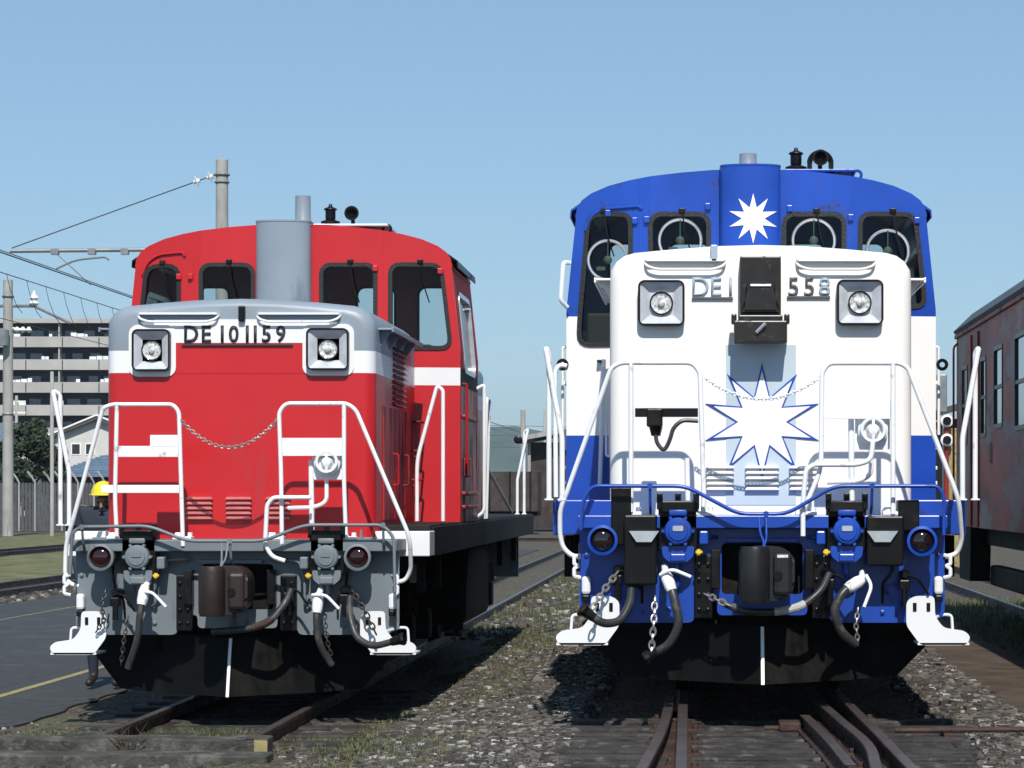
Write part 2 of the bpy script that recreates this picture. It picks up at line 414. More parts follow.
# rails
def rail(pts, label, group, h=.13, side=1):
    bm = NB(); prof = [(-.06, 0), (.06, 0), (.06, .012), (.012, .025), (.012, .09), (.033, .1), (.033, h-.005), (.028, h), (-.028, h), (-.033, h-.005), (-.033, .1), (-.012, .09), (-.012, .025), (-.06, .012)]
    P = [Vector(p) for p in fillet(pts, 1.0, 6)] if len(pts) > 2 else [Vector(p) for p in pts]
    rings = []
    for i, p in enumerate(P):
        d = (P[min(i+1, len(P)-1)]-P[max(0, i-1)]); d.z = 0; d.normalize(); s = Vector((d.y, -d.x, 0))
        rings.append([bm.verts.new(p+s*a+Vector((0, 0, b-h))) for a, b in prof])
    n = len(prof)
    for A, B in zip(rings, rings[1:]):
        for k in range(n):
            f = bm.faces.new((A[k], A[(k+1) % n], B[(k+1) % n], B[k])); f.material_index = 1 if k == 7 else 0
    bm.faces.new(rings[0]); bm.faces.new(rings[-1][::-1])
    return tag(obj('rail', bm, ['rail_steel', 'rail_top']), label, 'rail', group)
rail([(-4.063, 18.03, 0), (-4.063, 90, 0), (-3.5, 130, 0)], 'left rail under the red locomotive ending by the timber', 'rails of the track under the red locomotive')
rail([(-2.997, 18.0, 0), (-2.997, 60, 0), (-2.3, 90, 0), (-.4, 130, 0)], 'right rail under the red locomotive, running on past its right side', 'rails of the track under the red locomotive')
rail([(-.085, 11, .2), (-.119, 19, .2), (-.119, 70, .2), (.8, 120, .2)], 'rail running straight under the left wheels of the blue and white locomotive', 'rails of the turnout')
rail([(1.16, 11, .2), (1.07, 16, .2), (1.0, 19, .2), (.947, 24, .2), (.947, 70, .2), (1.9, 120, .2)], 'outermost right rail of the turnout before the blue and white locomotive', 'rails of the turnout')
rail([(-.42, 11, .2), (-.302, 13.96, .2), (-.225, 16.4, .2), (-.205, 19.0, .2)], 'leftmost rail of the turnout, bending away to the left', 'rails of the turnout')
rail([(.84, 11, .2), (.915, 13.9, .2), (.975, 15.3, .2), (.905, 16.7, .2), (.82, 18.67, .2)], 'bent inner rail of the turnout, left of the outermost right one', 'rails of the turnout')
rail([(.81, 14.4, .17), (.77, 15.9, .17), (.69, 17.7, .17)], 'short low guard rail inside the turnout', 'rails of the turnout', h=.1)
for x in (-11.9, -12.97): rail([(x, 20, 0), (x, 300, 0)], 'nearer track beyond the asphalt, %s rail' % ('near' if x > -12 else 'far'), 'rails of the tracks beyond the asphalt')
for x in (-19.9, -20.97): rail([(x, 30, 0), (x, 300, 0)], 'farther track by the fence, %s rail' % ('near' if x > -20 else 'far'), 'rails of the tracks beyond the asphalt')
for x in (4.17, 5.237): rail([(x, 12, .16), (x, 150, .16)], '%s rail under the rusty railcar' % ('left' if x < 5 else 'right'), 'rails under the railcar')
# far cross-track seen between the two locomotives
bm_ = [(-13, 108, 0), (2.6, 100, .02)]
rail(bm_, 'far rail crossing the gap between the two locomotives', None) if False else None

# sleepers
y = 12.2; first = None; k = 0
words = ['nearest', 'second nearest', 'third', 'fourth', 'fifth', 'sixth', 'seventh', 'eighth', 'ninth', 'tenth', 'eleventh', 'twelfth', 'thirteenth', 'fourteenth', 'fifteenth', 'sixteenth', 'seventeenth', 'eighteenth']
ssp = []
while y < 18.4: ssp.append(y); y += .41
for k, y in enumerate(ssp):
    bm = NB(); x0, x1 = -.7-random.random()*.3, 1.55+random.random()*.4
    box(bm, x0, x1, y-.115, y+.115, -.1, .078+random.uniform(-.014, .006), .012)
    for v in bm.verts: v.co.z += (hash2(v.co.x, y)-.5)*.008; v.co.y += (hash2(v.co.x*3, y)-.5)*.012
    tag(obj('sleeper', bm, 'sleeper'), 'dark timber sleeper of the turnout, %s from the front' % words[min(k, 17)], 'sleeper', 'sleepers of the turnout')
for k in range(9):
    y = 18.7+k*.62
    bm = NB(); box(bm, -4.6, -2.45, y-.11, y+.11, -.25, -.1, .012)
    tag(obj('sleeper', bm, 'sleeper'), 'dark sleeper under the red locomotive, %s from the rail ends' % words[k], 'sleeper', 'sleepers under the red locomotive')
# fastening plates on turnout
for i, y in list(enumerate(ssp[3:]))[::2]:
    for x, s in ((-.16, 'left'), (1.03, 'right')):
        bm = NB(); box(bm, x-.17, x+.17, y-.09, y+.09, .07, .094, .004)
        for dx in (-.13, .13):
            lathe(bm, [(.022, .09), (.022, .115), (.012, .12)], (x+dx, y, 0), 'z', 6)
        tag(obj('tie_plate', bm, 'rust'), 'rusty tie plate under the %s rail on the %s sleeper' % (s, words[i+3]), 'tie plate', 'tie plates of the turnout')
bm = NB(); box(bm, .52, .66, 17.55, 17.8, .073, .13, .01); box(bm, .42, .78, 17.63, 17.72, .075, .1, .01)
tag(obj('rail_clamp', bm, 'rust'), 'small rusty fitting in the middle of the turnout', 'track fitting')
bm = NB(); sweep(bm, [(1.25, 17.2, .11), (4.2, 17.35, .12)], .018, 8)
for x in (1.6, 2.6, 3.6): box(bm, x-.04, x+.04, 17.15, 17.4, .03, .095, .005)
tag(obj('point_rod', bm, 'rust'), 'long thin rusty rod lying on the ballast right of the turnout', 'point rod')

# timbers in the left foreground
def timber(x0, x1, y0, y1, z0, z1, label, tip=True):
    bm = NB(); n = 24
    for i in range(n):
        pass
    box(bm, x0, x1, y0, y1, z0, z1, .01)
    for i in range(1, n): bisect(bm, (x0+(x1-x0)*i/n, 0, 0), (1, 0, 0))
    for v in bm.verts:
        v.co.z += (hash2(round(v.co.x*5), 3+y0)-.5)*.012+(.004 if v.co.y > y0+.1 else 0); v.co.y += (hash2(round(v.co.x*5), v.co.z)-.5)*.012
    if tip:
        bisect(bm, (x1-.09, 0, 0), (1, 0, 0))
        for f in bm.faces:
            if f.calc_center_median().x > x1-.085 and f.normal.y < -.5: f.material_index = 1
    return tag(obj('timber_baulk', bm, ['timber', 'line_yellow']), label, 'timber', 'timbers at the end of the red track')
timber(-6.1, -2.84, 17.62, 17.86, -.16, .018, 'weathered timber with yellow paint at its right end, lying across the rail ends')
timber(-6.2, -2.78, 17.22, 17.5, -.16, -.052, 'weathered lower timber without yellow paint, nearest the viewer', tip=False)

# ballast stones, grass
def stones():
    V = []; Fc = []
    def add(x, y, z, s):
        b = len(V); a = random.random()*6.28; ca, sa = math.cos(a), math.sin(a)
        sx, sy, sz = s*random.uniform(.6, 1.2), s*random.uniform(.5, 1), s*random.uniform(.55, 1.0)
        for i in (-1, 1):
            for j in (-1, 1):
                for k_ in (-1, 1):
                    px = i*sx*random.uniform(.55, 1); py = j*sy*random.uniform(.55, 1); pz = k_*sz*random.uniform(.5, 1)
                    V.append((x+px*ca-py*sa, y+px*sa+py*ca, z+pz))
        for q in ((0, 1, 3, 2), (4, 6, 7, 5), (0, 4, 5, 1), (2, 3, 7, 6), (0, 2, 6, 4), (1, 5, 7, 3)): Fc.append(tuple(b+i for i in q))
    def region(n, x0, x1, y0, y1, s0, s1, dens=lambda x, y: 1):
        for _ in range(n):
            x, y = random.uniform(x0, x1), random.uniform(y0, y1)
            if random.random() > dens(x, y): continue
            s = random.uniform(s0, s1)*(1.6 if random.random() < .03 else 1)
            add(x, y, gz(x)+s*.15, s)
    cl = lambda x, y: .35+.65*(math.sin(x*2.3+y*.9)+math.sin(y*1.7-x*3) > -.2)
    region(9000, -2.3, -.75, 12, 34, .016, .032, cl)
    region(14000, -2.2, -.75, 12, 26, .012, .028)
    region(4500, -4.9, -2.3, 12, 18.4, .012, .026, lambda x, y: .4 if x < -2.9 else .8)
    region(16000, -1.3, 2.1, 11.5, 18.6, .014, .026, lambda x, y: 0.0 if -.75 < x < 1.6 and abs((y-12.2)/.41-round((y-12.2)/.41))*.41 < .13 else (.12 if -.1 < x < .9 else .35))
    region(4200, 1.65, 2.3, 13, 27, .018, .036)
    region(2600, 2.3, 4.4, 13, 24, .012, .024, lambda x, y: .3 if x < 3.1 else .9)
    region(3500, -3.0, 0, 32, 60, .025, .05, cl)
    region(5000, -6.4, -4.6, 17.9, 20.6, .006, .018, lambda x, y: 1 if y < 19.6 else .12)
    region(700, 2.0, 2.35, 14, 34, .01, .024)
    region(900, -11.9, -11.0, 35, 60, .03, .05)
    me = bpy.data.meshes.new('ballast'); me.from_pydata(V, [], Fc); me.materials.append(M['stones'])
    o = bpy.data.objects.new('ballast', me); col.objects.link(o); o['kind'] = 'stuff'; o['label'] = 'loose grey and brown ballast stones between and before the tracks'; o['category'] = 'gravel'
stones()
def grass():
    V = []; Fc = []; MI = []
    def tuft(x, y, h, mi):
        z = gz(x)-.005
        for _ in range(4):
            a = random.random()*6.28; w_ = .004+random.random()*.004; ln = h*random.uniform(.5, 1.1)
            dx, dy = math.cos(a), math.sin(a); ox, oy = x+random.uniform(-.03, .03), y+random.uniform(-.03, .03)
            b = len(V); le = random.uniform(.1, .7)*ln
            V.extend([(ox-dy*w_, oy+dx*w_, z), (ox+dy*w_, oy-dx*w_, z), (ox+dx*le, oy+dy*le, z+ln)]); Fc.append((b, b+1, b+2)); MI.append(mi)
    def reg(n, x0, x1, y0, y1, h, f):
        for _ in range(n):
            x, y = random.uniform(x0, x1), random.uniform(y0, y1)
            if f(x, y) > random.random(): tuft(x, y, h, 1 if random.random() < .25 else 0)
    cl = lambda x, y: 1.0 if math.sin(x*2.3+y*.9)+math.sin(y*1.7-x*3) < .1 else .12
    reg(4500, -2.5, -1.5, 16, 34, .05, cl)
    reg(2200, -3.0, -1.8, 14, 19.5, .035, lambda x, y: .7 if math.sin(x*4+y*3) > -.2 else .1)
    reg(3500, -4.9, -3.0, 17.9, 19.8, .05, lambda x, y: .6 if math.sin(x*4+y*5) > -.2 else .1)
    reg(700, -5.3, -4.7, 18, 19.4, .04, lambda x, y: .5)
    reg(4000, -3, -.4, 33, 60, .1, cl)
    reg(6000, 3.05, 5.5, 20, 40, .1, lambda x, y: .8)
    me = bpy.data.meshes.new('grass'); me.from_pydata(V, [], Fc); me.materials.append(M['blade']); me.materials.append(M['weed'])
    me.polygons.foreach_set('material_index', MI)
    o = bpy.data.objects.new('grass', me); col.objects.link(o); o['kind'] = 'stuff'; o['label'] = 'short scruffy grass and weeds growing in the ballast'; o['category'] = 'grass'
grass()

# ------------------------------------------------------------------ locomotive
def hx(z):   # cab half width at height z
    k = [(0, 1.46), (2.88, 1.46), (3.6, 1.385), (3.7, 1.37), (3.8, 1.27)]
    for (a, xa), (b, xb) in zip(k, k[1:]):
        if z <= b: return xa+(xb-xa)*(z-a)/(b-a)
    return 1.1
CAB0, CAB1 = 3.4, 5.4
def rake(bm, y0=CAB0):
    for v in bm.verts: v.co.y += max(0, abs(v.co.x)-.79)*.16
def star_pts(cx, cz, ro, ri, n=10):
    out = []
    for i in range(2*n):
        a = math.pi/2+math.pi*i/n; r = ro if i % 2 == 0 else ri
        out.append((cx+r*math.cos(a), cz+r*math.sin(a)))
    return out
def make_loco(P):
    root = thing(P['name'], P['label'], 'locomotive', P['loc'])
    X0, Y0, Z0 = P['loc']; B = P['body']; blue = P['blue']
    def L(px, py, yl):     # measuring aid: photo pixel -> local x,z on the plane y = yl
        d = Y0+yl
        return ((px-VX)*d/F-X0, CZ-(py-VY)*d/F-Z0)
    def L3(px, py, yl): x, z = L(px, py, yl); return (x, yl, z)
    O = lambda n, bm, m, par=root, smooth=None, label=None: obj(n, bm, m, par, smooth, label)
    S = P['skirt']
    # ---- hood (short, front) and long hood (rear)
    HW = 1.03; BD = P['beam_dx']
    half = [(HW, 1.28), (HW, 1.6), (HW, 2.0), (HW, 2.5), (HW, 2.88), (1.022, 2.955), (.985, 3.015), (.93, 3.055), (.86, 3.075), (.6, 3.1), (.3, 3.122), (0, 3.13)]
    prof = half+[(-x, z) for x, z in half[-2::-1]]
    def hood(y0, y1, name, dirty=False):
        bm = NB(); rings = []
        stat = []
        for k in range(7):
            a = R(15*k); stat.append((y0+.1*(1-math.cos(a)), .1*(1-math.sin(a))))
        stat.append((y1, 0))
        for yy, ins in stat:
            ring = []
            for x, z in prof:
                ix = ins; nx = x*(HW-ix)/HW
                t = min(1, max(0, (z-2.85)/.2)); ring.append(bm.verts.new((nx, yy, z-ins*.7*t)))
            rings.append(ring)
        n = len(prof)
        for A, C in zip(rings, rings[1:]):
            for k in range(n-1): bm.faces.new((A[k], A[k+1], C[k+1], C[k]))
            bm.faces.new((A[n-1], A[0], C[0], C[n-1]))
        bm.faces.new(rings[0]); bm.faces.new(rings[-1][::-1])
        if not blue: bands(bm, [(0, 0), (2.555, 1), (2.725, 2)])
        return O(name, bm, P['hoodm'], smooth=35)
    h = hood(.55, CAB0-.004, 'hood')
    bm = NB()
    bx_ = [(CAB1+.004, 10.9)]
    box(bm, -HW, HW, CAB1+.004, 10.9, 1.28, 3.05, .08); bands(bm, [(0, 0), (2.58, 1), (2.74, 2)]) if not blue else None
    O('rear_hood', bm, P['hoodm'], smooth=35)
    FY = .55
    # side door lines and grille of the hood
    for sx in (-1, 1):
        bm = NB()
        for j in range(11):
            z = 2.36+j*.045
            vv = [(sx*HW, z), (sx*(HW+.03), z-.012), (sx*HW, z+.02)]
            prism(bm, vv, 1.75, 2.6, 'y')
        O('side_louvre', bm, P['louvm'])
        for (ya, yb) in ((1.05, 1.75), (1.8, 2.5), (2.55, 3.25)):
            bm = NB(); box(bm, sx*HW-.004*sx, sx*(HW+.014), ya, yb, 1.42, 2.32, .004)
            d = O('side_door', bm, P['doorm'])
            bm = NB(); pipe(bm, [(sx*HW, yb-.12, 1.95), (sx*(HW+.06), yb-.12, 1.95), (sx*(HW+.06), yb-.12, 1.7), (sx*HW, yb-.12, 1.7)], .009, .02, 6)
            O('handle', bm, P['doorm'], d)
    for sx in (-1, 1):
        bm = NB(); box(bm, min(sx*1.0, sx*1.14), max(sx*1.0, sx*1.14), .8, 3.0, 2.9, 2.915, .003); box(bm, min(sx*1.13, sx*1.145), max(sx*1.13, sx*1.145), .8, 3.0, 2.885, 2.92, .003)
        for yy in (.9, 1.5, 2.1, 2.7): prism(bm, [(sx*HW, 2.9), (sx*1.12, 2.9), (sx*HW, 2.78)], yy, yy+.015)
        O('hood_step', bm, P['hoodm'][-1])
    # ladder rungs on side
    bm = NB()
    for z in (1.75, 2.0, 2.25): pipe(bm, [(HW, 3.05, z), (HW+.09, 3.05, z), (HW+.09, 3.3, z), (HW, 3.3, z)], .01, .03, 6)
    O('grab_rung', bm, P['doorm'])
    # front colour fields
    if not blue:
        bm = NB()
        bmx = rpoly([(-.62, 2.55), (.60, 2.55), (.60, 2.79), (-.62, 2.79)], .02)
        prism(bm, bmx, FY-.003, FY+.01); O('red_field', bm, 'red', h)
        bm = NB(); prism(bm, [(-.66, 2.785), (.68, 2.785), (.68, 2.965), (-.66, 2.965)], FY-.006, FY+.01); O('white_band', bm, 'white', h)
    # headlights
    for (a, b) in P['lights']:
        x0, z1 = L(a[0], a[1], FY-.07); x1, z0 = L(b[0], b[1], FY-.07)
        if not blue:
            bm = NB(); prism(bm, rrect(x0-.035, x1+.035, z0-.04, z1+.035, .07), FY-.012, FY+.01); O('headlight_surround', bm, 'white', h)
        hl = None
        bm = NB(); out = rrect(x0, x1, z0, z1, .045); ringplate(bm, out, offset_poly(out, -.012), FY-.075, FY+.01)
        hl = O('headlight', bm, 'black')
        bm = NB(); cx, cz = (x0+x1)/2, (z0+z1)/2; hw_, hh = (x1-x0)/2-.012, (z1-z0)/2-.012
        A = [bm.verts.new((cx+i*hw_*.98, FY-.066, cz+j*hh*.98)) for i, j in ((-1, -1), (1, -1), (1, 1), (-1, 1))]
        C = [bm.verts.new((cx+i*hw_*.56, FY-.012, cz+j*hh*.56)) for i, j in ((-1, -1), (1, -1), (1, 1), (-1, 1))]
        for i in range(4): bm.faces.new((A[i], A[(i+1) % 4], C[(i+1) % 4], C[i]))
        bm.faces.new(C); O('reflector_housing', bm, 'reflector', hl)
        bm = NB(); torus(bm, (cx, FY-.034, cz), .075, .0055); O('lamp_ring', bm, 'black', hl)
        bm = NB(); lathe(bm, [(.072, 0), (.072, .022), (.05, .012), (.028, .016), (.02, .034), (.004, .04)], (cx, FY-.012, cz), 'y', 28)
        O('lens', bm, 'lens', hl, 20)
        bm = NB(); box(bm, cx-.008, cx+.008, FY-.06, FY-.05, cz-.07, cz+.07); box(bm, cx-.07, cx+.07, FY-.0605, FY-.0505, cz-.006, cz+.006)
        bm.free()
    # eyebrow rails
    for (xa, xb, yy) in P['brows']:
        x0, z = L(xa, yy, FY-.05); x1, _ = L(xb, yy, FY-.05)
        bm = NB(); q = rpoly([(x0, z+.035), (x0+.06, z-.04), (x1-.06, z-.04), (x1, z+.035)], .03)
        prism(bm, rpoly([(x0, FY+.01), (x0+.02, FY-.05), (x1-.02, FY-.05), (x1, FY+.01)], .02), z+.02, z+.035, 'z')
        O('rain_gutter', bm, P['browm'])
        bm = NB(); pipe(bm, [(x0+.01, FY+.01, z+.03), (x0+.02, FY-.045, z-.01), (x0+.09, FY-.045, z-.035), (x1-.09, FY-.045, z-.035), (x1-.02, FY-.045, z-.01), (x1-.01, FY+.01, z+.03)], .009, .04, 6)
        O('step_bar', bm, P['browm'])
    # numbers
    for ch, px, m in P['digits']:
        x, z0 = L(px, P['dig_y'][1], FY); _, z1 = L(px, P['dig_y'][0], FY)
        bm = text_bm(ch, z1-z0, x, z0, FY-.008, .006, P.get('dw', 1), P.get('doff', .004))
        O('number_character', bm, m)
    for (xa, xb, y1) in P['ledges']:
        x0, z = L(xa, y1, FY); x1, _ = L(xb, y1, FY); bm = NB(); box(bm, x0, x1, FY-.022, FY, z-.006, z+.005)
        O('number_ledge', bm, P['ledgem'])
    # small class lamp bracket
    x, z = L(*P['bracket'], FY); bm = NB(); box(bm, x-.025, x+.025, FY-.05, FY+.02, z-.06, z+.06, .01)
    O('lamp_bracket', bm, P['bracketm'])
    # louvres at foot
    for (xa, xb) in P['louvres']:
        bm = NB()
        for j in range(5):
            x0, z = L(xa, P['louv_y']+j*P['louv_s'], FY); x1, _ = L(xb, P['louv_y']+j*P['louv_s'], FY)
            A = rpoly([(x0, z), (x0+.012, z+.016), (x1-.012, z+.016), (x1, z), (x1, z-.006), (x0, z-.006)], .006, 2)
            prism(bm, A, FY-.04, FY+.005, 'y', bev=.004)
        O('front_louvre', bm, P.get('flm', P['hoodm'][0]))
    # ---- deck and sills
    bm = NB(); box(bm, -1.22+BD, 1.22+BD, 0, .8, 1.2, 1.285, .006); O('front_deck', bm, S)
    bm = NB(); box(bm, -1.42, 1.42, .9, 13.6, 1.31, 1.385, .006); O('deck', bm, P['sillm'])
    for sx in (-1, 1):
        bm = NB(); box(bm, sx*1.36, sx*1.44, 1.0, 13.55, 1.14, 1.37, .006); O('side_sill', bm, P['sillm'])
        bm = NB(); box(bm, min(sx*.98, sx*1.4), max(sx*.98, sx*1.4), .6, .98, 1.15, 1.385 if blue else 1.34, .006); O('sill_end', bm, P['endm'])
    bm = NB(); box(bm, -.9, .9, .8, 13.4, .95, 1.2); O('main_frame', bm, 'under')
    # ---- end skirt with coupler opening
    bm = NB()
    out = rpoly([(-1.215, 1.27), (-1.215, .62), (-1.12, .57), (-.46, .57), (-.42, .72), (-.3, .72), (-.3, .62), (.3, .62), (.3, .72), (.42, .72), (.46, .57), (1.12, .57), (1.215, .62), (1.215, 1.27), (.98, 1.27), (.9, 1.195), (-.9, 1.195), (-.98, 1.27)], .035, 3)
    plate(bm, out, [rrect(-.27, .27, .76, 1.1, .03)], .16, .185)
    bisect(bm, (0, 0, 1.0), (0, 0, 1))
    O('end_beam', bm, S)
    bm = NB(); box(bm, -.27, .27, .3, .6, .6, 1.15); box(bm, -1.1, 1.1, .6, .64, .5, 1.15); O('inner_beam', bm, 'under')
    # bolted brackets flanking coupler
    for sx in (-1, 1):
        bm = NB(); box(bm, sx*.39-.06, sx*.39+.06, .1, .158, .6, 1.02, .008)
        for i in range(2):
            for j in range(4): lathe(bm, [(.014, 0), (.014, .014), (.006, .018)], (sx*.39-.03+.06*i, .1, .66+.1*j), 'y', 6)
        O('bolted_bracket', bm, 'black')
    # ---- coupler
    bm = NB(); xc = 0; z = P['coup_z']
    prism(bm, rpoly([(-.16, z-.17), (-.02, z-.19), (0, z-.19), (.13, z-.18), (.2, z-.1), (.2, z+.1), (.13, z+.16), (-.02, z+.17), (-.16, z+.15)], .04), -.32, .02, 'y', bev=.02)
    c = O('coupler', bm, P['coupm'], smooth=40)
    bm = NB(); lathe(bm, [(.09, z-.2), (.1, z-.17), (.1, z+.13), (.09, z+.165)], (-.06, -.31, 0), 'z', 20); O('knuckle', bm, P['coupm'], c, 40)
    bm = NB(); box(bm, .06, .18, -.36, -.3, z-.15, z+.12, .025); O('guard_arm', bm, P['coupm'], c)
    bm = NB(); lathe(bm, [(.03, 0), (.03, .012)], (.09, -.36, z-.02), 'y', 14); O('pin_hole', bm, 'black', c)
    bm = NB(); box(bm, -.14, .14, .02, .6, z-.12, z+.12); O('shank', bm, 'under', c)
    bm = NB(); pipe(bm, [(.0, -.3, z+.14), (.0, -.26, z+.2), (-.02, -.14, z+.25), (-.025, -.1, 1.27)], .008, .03, 6); pipe(bm, [(.0, -.3, z+.16), (.02, -.2, z+.22), (.02, -.11, 1.27)], .007, .03, 6)
    O('lifting_link', bm, S, c)
    # ---- snow plough
    zb = P['plough_z']
    def plough_side(sx):
        bm = NB()
        T = [(0, -.25, .545), (.62*sx, .16, .56), (1.16*sx, .34, .56)]
        Mm = [(0, -.3, .42), (.6*sx, .13, .42), (1.17*sx, .32, .42)]
        Bt = [(0, -.4, zb), (.6*sx, .06, zb), (.93*sx, .22, zb+.02)]
        rows = [[bm.verts.new(p) for p in r] for r in (T, Mm, Bt)]
        for A, C in zip(rows, rows[1:]):
            for k in range(2): bm.faces.new((A[k], A[k+1], C[k+1], C[k]))
        r = bmesh.ops.extrude_face_region(bm, geom=bm.faces[:])
        for v in [g for g in r['geom'] if isinstance(g, bmesh.types.BMVert)]: v.co.y += .02
        return bm
    PY = .38
    bm = plough_side(1); b2 = plough_side(-1); me = bpy.data.meshes.new('t'); b2.to_mesh(me); b2.free(); bm.from_mesh(me)
    pl = O('snow_plough', bm, 'plough'); pl.location.y = PY
    bm = NB(); box(bm, -.9, .9, .2, .6, .5, .58); O('plough_bracket', bm, 'under', pl)
    bm = NB()
    for (z0, z1) in ((.545, .42), (.42, zb)):
        ya, yb = (-.25, -.3) if z0 > .5 else (-.3, -.4)
        prism(bm, [(ya-.008, z0), (yb-.008, z1), (yb+.004, z1), (ya+.004, z0)], -.011, .011, 'x')
    O('centre_stripe', bm, 'white', pl)
    for x in (-.6, .62): bm = NB(); prism(bm, [(-.02+abs(x)*.27, .55), (-.05+abs(x)*.27, .43), (-.02+abs(x)*.27, .43), (.01+abs(x)*.27, .55)], x-.012, x+.012, 'x'); O('plough_rib', bm, 'plough', pl)
    # ---- foot steps
    for sx in (-1, 1):
        pts = [(sx*a, b) for a, b in ((.945, .72), (1.0, .755), (1.13, .755), (1.135, .62), (1.19, .545), (1.33, .525), (1.37, .485), (1.34, .43), (1.04, .43), (.945, .56))]
        bm = NB(); prism(bm, rpoly(pts, .03, 3), -.03, -.012); 
        st = O('foot_step', bm, 'white')
        bm = NB(); box(bm, min(sx*1.02, sx*1.36), max(sx*1.02, sx*1.36), -.03, .3, .432, .446); O('tread', bm, 'rail_white', st)
        bm = NB(); pipe(bm, [(sx*1.12, .02, .6), (sx*1.2, .25, .62), (sx*1.27, .25, .62), (sx*1.28, .25, .45)], .01, .03, 6); O('toe_loop', bm, 'rail_white', st)
        for dx in (1.0, 1.09): bm = NB(); box(bm, sx*dx-.012, sx*dx+.012, -.036, -.028, .655, .71); O('slot', bm, 'black', st)
        bm = NB(); box(bm, sx*1.17-.03, sx*1.17+.03, .09, .158, .76, .88, .02); mk = O('side_marker', bm, 'white')
        bm = NB(); box(bm, sx*1.17-.026, sx*1.17+.026, .08, .155, .71, .758, .01); O('marker_base', bm, 'black', mk)
        # tail lamp
        x, z = L(*P['tail'][0 if sx < 0 else 1], 0); x -= BD
        bm = NB(); lathe(bm, [(.085, -.1), (.085, .11), (.1, .12), (.1, .16), (.082, .165), (.078, .12)], (x, .06, z), 'y', 32)
        tl = O('tail_lamp', bm, 'skirt_grey' if not blue else 'blue', smooth=35)
        bm = NB(); pr = [(.079*math.cos(R(t)), .12+.045*math.sin(R(t))) for t in range(0, 90, 12)]; lathe(bm, [(.079, .1)]+pr+[(.003, .165)], (x, .06, z), 'y', 32)
        O('lens', bm, P['lensm'], tl, 60)
        # hanger plate above lamp
        bm = NB(); box(bm, x-.11, x+.11, .13, .158, z+.12, z+.145, .004); box(bm, x-.008, x+.008, .12, .15, z+.1, z+.2)
        for dx in (-.09, .09): lathe(bm, [(.012, 0), (.012, .016)], (x+dx, .13, z+.132), 'y', 6)
        O('lamp_bracket', bm, S)
    for ch in list(root.children):
        if ch.name.split('.')[0] in ('end_beam', 'bolted_bracket', 'foot_step', 'side_marker', 'tail_lamp', 'lamp_bracket', 'sill_end'): ch.location.x = BD
    # ---- jumper boxes
    for (px, py) in P['jumpers']:
        x, z = L(px, py, -.05)
        bm = NB(); box(bm, x-.13, x+.13, 0, .158, z-.13, z+.2, .01); box(bm, x-.11, x+.11, -.05, 0, z+.12, z+.2, .01)
        for dx in (-.12, .0, .12): box(bm, x+dx-.02, x+dx+.02, -.02, 0, z+.14, z+.25, .006)
        j = O('jumper_socket', bm, 'black')
        bm = NB(); lathe(bm, [(.09, 0), (.09, .06), (.08, .07), (.066, .072), (.062, .08), (.03, .082)], (x, -.001, z), 'y', 28)
        for a in (0, 60, 120, 180, 240, 300): lathe(bm, [(.012, 0), (.012, .06)], (x+.098*math.cos(R(a)), 0, z+.098*math.sin(R(a))), 'y', 8)
        box(bm, x-.06, x+.06, -.06, 0, z+.1, z+.14, .01)
        O('socket_cover', bm, P['jm'], j, 35)
        bm = NB(); prism(bm, rpoly([(x-.035, z+.0), (x+.035, z+.0), (x+.035, z+.035), (x-.035, z+.035)], .01), -.09, -.081); O('socket_badge', bm, 'silver' if blue else P['jm'], j)
        bm = NB(); prism(bm, rpoly([(x-.11, z-.1), (x+.11, z-.1), (x+.1, z-.17), (x+.05, z-.21), (x-.05, z-.21), (x-.1, z-.17)], .02), -.02, .158); 
        box(bm, x-.05, x+.05, -.045, 0, z-.2, z-.15, .008)
        lathe(bm, [(.02, z-.28), (.02, z-.2)], (x, .05, 0), 'z', 8)
        O('socket_base', bm, P['jm'], j)
        sx = 1 if px < P['coup_px'] else (1 if not blue else -1)
        if not (not blue and px > P['coup_px']): pass
        tx = .17 if (px < P['coup_px']) else -.17
        bm = NB(); box(bm, x+tx-.03, x+tx+.03, -.03, .158, z-.09, z+.0, .01); O('cock_block', bm, P['jm'], j)
        bm = NB(); lathe(bm, [(.012, z-.16), (.018, z-.15), (.012, z-.12)], (x+tx*.8, -.03, 0), 'z', 8); box(bm, x+tx*.8-.02, x+tx*.8+.025, -.045, -.03, z-.145, z-.13)
        O('yellow_tap', bm, 'yellow_tag', j)
    # ---- tubing on the beam: uncoupling lever
    pts = [L3(a, b, -.1) for a, b in P['lever']]
    bm = NB(); pipe(bm, pts, .013, .08, 8); O('uncoupling_lever', bm, S, smooth=60)
    for a, b in P['lever_stay']:
        bm = NB(); q = L3(a, b, -.1); pipe(bm, [q, (q[0], -.06, q[2]-.14), (q[0], .03, q[2]-.18)], .01, .03, 6); lathe(bm, [(.02, -.012), (.02, .012)], q, 'y', 8); O('lever_stay', bm, S)
    for sx in (-1, 1):
        for k, (xx, zz) in enumerate(((1.17, 1.2), (1.17, 1.02), (1.0, .66), (.62, .66), (.55, 1.12), (.8, .64))):
            bm = NB(); lathe(bm, [(.016, 0), (.016, .014), (.008, .018)], (sx*xx+BD, .16, zz), 'y', 6); O('bolt', bm, S)
        bm = NB(); pipe(bm, [(sx*.3, .12, 1.14), (sx*.34, .08, 1.14), (sx*.52, .08, 1.13), (sx*.56, .08, .98), (sx*.56, .1, .8), (sx*.6, .15, .78)], .012, .04, 6); O('brake_pipe', bm, P['jm'])
        bm = NB(); pipe(bm, [(sx*.88, .14, 1.16), (sx*.88, .1, 1.05), (sx*.86, .1, .9), (sx*.8, .12, .84), (sx*.8, .15, .7)], .009, .04, 6); O('conduit', bm, 'black')
